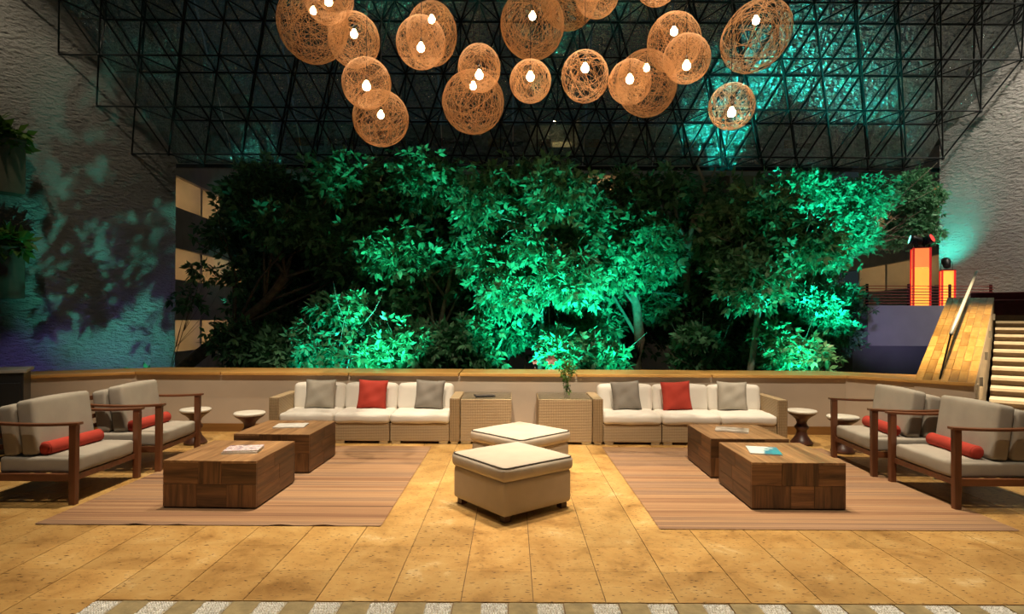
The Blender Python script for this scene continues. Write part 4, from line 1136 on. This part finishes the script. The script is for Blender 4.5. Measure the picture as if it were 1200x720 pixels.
# ------------------------------------------------------------------ wicker side tables
def side_table(x0, x1, label):
    yf, yb = 7.66, 8.36
    t = thing('side_table', label, 'side table', ((x0 + x1) / 2, (yf + yb) / 2, 0), 0, 'wicker side tables')
    w_ = x1 - x0; d = yb - yf
    MB().box((0, 0, 0.305), (w_, d, 0.55)).build('body', 'wicker', t, bevel=0.01)
    MB().box((0, 0, 0.586), (w_ - 0.02, d - 0.02, 0.008)).build('glass_top', 'table_glass', t)
    for sx in (-1, 1):
        for sy in (-1, 1): MB().box((sx * (w_ / 2 - .07), sy * (d / 2 - .05), 0.016), (0.12, 0.05, 0.032)).build('foot', 'steel', t)
    return t
side_table(-0.655, 0.0, 'glass-topped wicker side table holding a dark tablet')
side_table(0.345, 1.035, 'glass-topped wicker side table holding a vase of leaves')
tb = thing('tablet', 'dark slim tablet lying on a wicker side table', 'tablet', (-0.36, 7.93, 0.5905), 0.25)
MB().box((0, 0, 0.005), (0.26, 0.19, 0.010)).build('case', 'dark_lacquer', tb, bevel=0.003)
MB().box((0, 0, 0.0105), (0.235, 0.165, 0.002)).build('screen', 'screen', tb)
vs_ = thing('plant_vase', 'clear glass vase of green leafy sprigs on a wicker side table', 'vase', (0.735, 7.95, 0.5905))
MB().lathe([(0.035, 0.0), (0.04, 0.006), (0.042, 0.08), (0.052, 0.15), (0.050, 0.15), (0.039, 0.08), (0.036, 0.012), (0.01, 0.010)], 20).build('vase', 'vase_glass', vs_, True)
sg = MB(); rs = random.Random(5)
ends = []
for k in range(7):
    a = k * 0.9; e = Vector((math.cos(a) * rs.uniform(.02, .06), math.sin(a) * .05, rs.uniform(.24, .40)))
    sg.path([(0, 0, 0.02), (e.x * .3, e.y * .3, .14), e], [.003, .003, .002], 5); ends.append(tuple(e))
sg.build('stems', 'leaf_pot', vs_, True)
mobj('leaves', leaves_mesh('leaves', ends + [(0, 0, .15), (0, 0, .22), (0, 0, 0.09)], [(.045, .045, .06)] * 7 + [(.045, .045, .06), (.06, .05, .06), (.025, .025, .04)], 60, 0.055, 31, 3), 'leaf_pot', vs_)

# ------------------------------------------------------------------ turned stools
def make_stool():
    t = thing('stool', '', 'stool', group='turned wooden stools')
    MB().lathe([(0.11, 0.0), (0.135, 0.012), (0.135, 0.03), (0.105, 0.07), (0.075, 0.115), (0.060, 0.16), (0.068, 0.19), (0.088, 0.215), (0.088, 0.232), (0.068, 0.255),
                (0.060, 0.285), (0.075, 0.325), (0.115, 0.365), (0.160, 0.395), (0.175, 0.412), (0.02, 0.412)], 32).build('turned_base', 'stool_wood', t, True)
    MB().lathe([(0.172, 0.410), (0.184, 0.418), (0.184, 0.436), (0.176, 0.448), (0.14, 0.4505), (0.02, 0.447)], 32).build('seat', 'stool_top', t, True)
    return t
s0 = make_stool()
for k, ((x, y), lab) in enumerate((((-4.02, 7.60), 'white-topped turned stool behind the armchair opposite the white magazine'), ((-3.20, 7.30), 'white-topped turned stool in front of the tablet sofa arm'),
                                   ((3.78, 7.78), 'white-topped turned stool beside the outer arm of the vase sofa'), ((4.05, 7.30), 'white-topped turned stool beside the armchair below the slope'))):
    s = s0 if k == 0 else copy_tree(s0)
    s.location = (x, y, 0.0065 if k == 1 else 0); s['label'] = lab

# ------------------------------------------------------------------ dark cabinet
cb = thing('cabinet', 'dark lacquered cabinet with a pale steel top beside the armchairs', 'cabinet', (-6.52, 6.86, 0), 0.557)
MB().box((0, 0, 0.48), (1.5, 0.55, 0.94)).build('body', 'dark_lacquer', cb, bevel=0.008)
MB().box((0, 0, 0.965), (1.56, 0.60, 0.035)).build('worktop', 'pale_top', cb, bevel=0.004)
for sx in (-1, 1):
    d_ = MB().box((sx * 0.37, -0.285, 0.44), (0.70, 0.02, 0.78)).build('door', 'dark_lacquer', cb, bevel=0.004)
    MB().box((sx * 0.37 - sx * 0.28, -0.305, 0.6), (0.02, 0.02, 0.16)).build('handle', 'steel', d_)

# ------------------------------------------------------------------ woven globe lamps
def weave(seed, n=84, tr=0.0045, seg=44):
    rs = np.random.RandomState(seed); mb_v = []; mb_f = []; base = 0
    for k in range(n):
        a = rs.normal(size=3); a /= np.linalg.norm(a)
        b2 = np.cross(a, rs.normal(size=3)); b2 /= np.linalg.norm(b2); c = np.cross(a, b2)
        off = rs.uniform(-0.55, 0.55) if k % 2 else rs.uniform(-0.15, 0.15)
        rr_ = math.sqrt(1 - off * off)
        th = np.linspace(0, 2 * PI, seg, endpoint=False)
        ctr = a * off + (np.cos(th)[:, None] * b2 + np.sin(th)[:, None] * c) * rr_
        ctr *= (1 + 0.012 * np.sin(3 * th + rs.rand() * 6))[:, None]
        rad = ctr / np.linalg.norm(ctr, axis=1)[:, None]
        tan = np.roll(ctr, -1, 0) - np.roll(ctr, 1, 0); tan /= np.linalg.norm(tan, axis=1)[:, None]
        bi = np.cross(rad, tan)
        for q in range(3):
            an = 2 * PI * q / 3
            mb_v.append(ctr + (rad * math.cos(an) + bi * math.sin(an)) * tr)
        for s_ in range(seg):
            s2 = (s_ + 1) % seg
            for q in range(3):
                q2 = (q + 1) % 3
                mb_f.append((base + q * seg + s_, base + q * seg + s2, base + q2 * seg + s2, base + q2 * seg + s_))
        base += 3 * seg
    me = bpy.data.meshes.new('woven_shade'); me.from_pydata(np.concatenate(mb_v).tolist(), [], mb_f)
    me.polygons.foreach_set('use_smooth', [True] * len(me.polygons)); me.materials.append(MAT['string']); me.update()
    return me
WV = [weave(100 + k) for k in range(4)]
LOOSE = weave(140, 44, 0.006)
bulb_me = MB().lathe([(0.008, 0.060), (0.020, 0.050), (0.027, 0.03), (0.044, 0.005), (0.048, -0.018), (0.038, -0.046), (0.018, -0.060), (0.003, -0.063)], 14).mesh('bulb', True); bulb_me.materials.append(MAT['bulb'])
sock_me = MB().tube((0, 0, 0.05), (0, 0, 0.11), 0.018, 0.014, 10).mesh('socket', True); sock_me.materials.append(MAT['black_metal'])
cord_me = MB().tube((0, 0, 0), (0, 0, 1), 0.004, n=5).mesh('cord'); cord_me.materials.append(MAT['black_metal'])
# px, py of the globe, half width, half height, py of the bulb, distance, label
LAMPS = [
    (365, 28, 40, 44, 12, 8.6, 'large woven globe lamp at the cluster end nearest the planter wall'),
    (383, -2, 28, 29, 1, 7.3, 'small woven globe lamp overlapping the large one nearest the planter wall'),
    (413, 47, 29, 31, 39, 7.9, 'small woven globe lamp just below the large one nearest the planter wall'),
    (428, 98, 28, 29, 100, 7.0, 'small woven globe lamp overlapping the top of the lowest-hanging globe'),
    (445, 139, 32, 32, 134, 8.4, 'large woven globe lamp hanging lowest of all in the cluster'),
    (504, 40, 29, 36, 22, 8.2, 'tall woven globe lamp almost hidden behind a small one, both bulbs showing'),
    (491.5, 50, 27, 30, 55, 7.2, 'small woven globe lamp almost covering a tall globe behind it'),
    (560, 80, 24.5, 27, 87, 7.2, 'small woven globe lamp on top of a large globe, two bulbs close together'),
    (553, 120, 35.5, 36, 100, 8.4, 'large woven globe lamp topped by a small one, two bulbs close together'),
    (622, 29, 36, 39, 18, 8.2, 'large woven globe lamp hanging directly above the smallest free-hanging globe'),
    (665, -5, 33, 38, -15, 8.9, 'large woven globe lamp tucked behind two neighbours, its bulb out of sight'),
    (697, -8, 24, 28, -8, 7.7, 'small woven globe lamp overlapping the large globe whose bulb is hidden'),
    (768, -22, 26, 27, -20, 7.2, 'woven globe lamp hung highest of all, only its underside showing'),
    (620, 95.5, 23.5, 24.5, 89, 7.2, 'smallest free-hanging woven globe lamp, right under a large globe'),
    (684, 90, 27, 29.5, 79, 7.2, 'small pale-stringed woven globe lamp hanging free between two pairs'),
    (736.5, 96.5, 24.5, 25.5, 92, 7.2, 'small woven globe lamp covering half of a wide globe behind it'),
    (756, 98, 33, 38, 79, 8.8, 'wide woven globe lamp half covered by a small one with bulbs side by side'),
    (788, 50, 30.5, 33.5, 36, 7.75, 'woven globe lamp behind the small globe closest to the tilted oval lamp'),
    (803, 69, 26, 28, 76, 7.1, 'small woven globe lamp closest to the tilted oval lamp, overlapping another globe'),
    (884, 42.5, 40, 41, 23, 8.0, 'large loosely woven oval lamp, tilted, at the cluster end nearest the stairs'),
    (856, 125, 25.5, 26.5, 131, 7.0, 'small loosely woven lamp hanging alone below the tilted oval one')]
CEIL = 13.0
for k, (px, py, hw_, hh, pb2, Y, lab) in enumerate(LAMPS):
    c = at(px, py, Y); rx = hw_ / F * Y; rz_ = hh / F * Y
    t = thing('globe_lamp', lab, 'pendant lamp', c, 0, 'woven globe lamps')
    sh = mobj('woven_shade', LOOSE if ('loosely' in lab or 'pale' in lab) else WV[k % 4], None, t); sh.scale = (rx, (rx + rz_) / 2, rz_)
    if lab.startswith('large loosely'): sh.scale = (rx * 0.90, rx * .95, rz_ * 1.08); sh.rotation_euler = (0, 0.7, 0)
    else: sh.rotation_euler = (0, 0, k * 1.3)
    dz = (py - pb2) / F * Y
    mobj('bulb', bulb_me, None, t, loc=(0, 0, dz)); mobj('socket', sock_me, None, t, loc=(0, 0, dz))
    cd = mobj('cord', cord_me, None, t, loc=(0, 0, dz + 0.10)); cd.scale = (1, 1, CEIL - c.z - dz - 0.10)
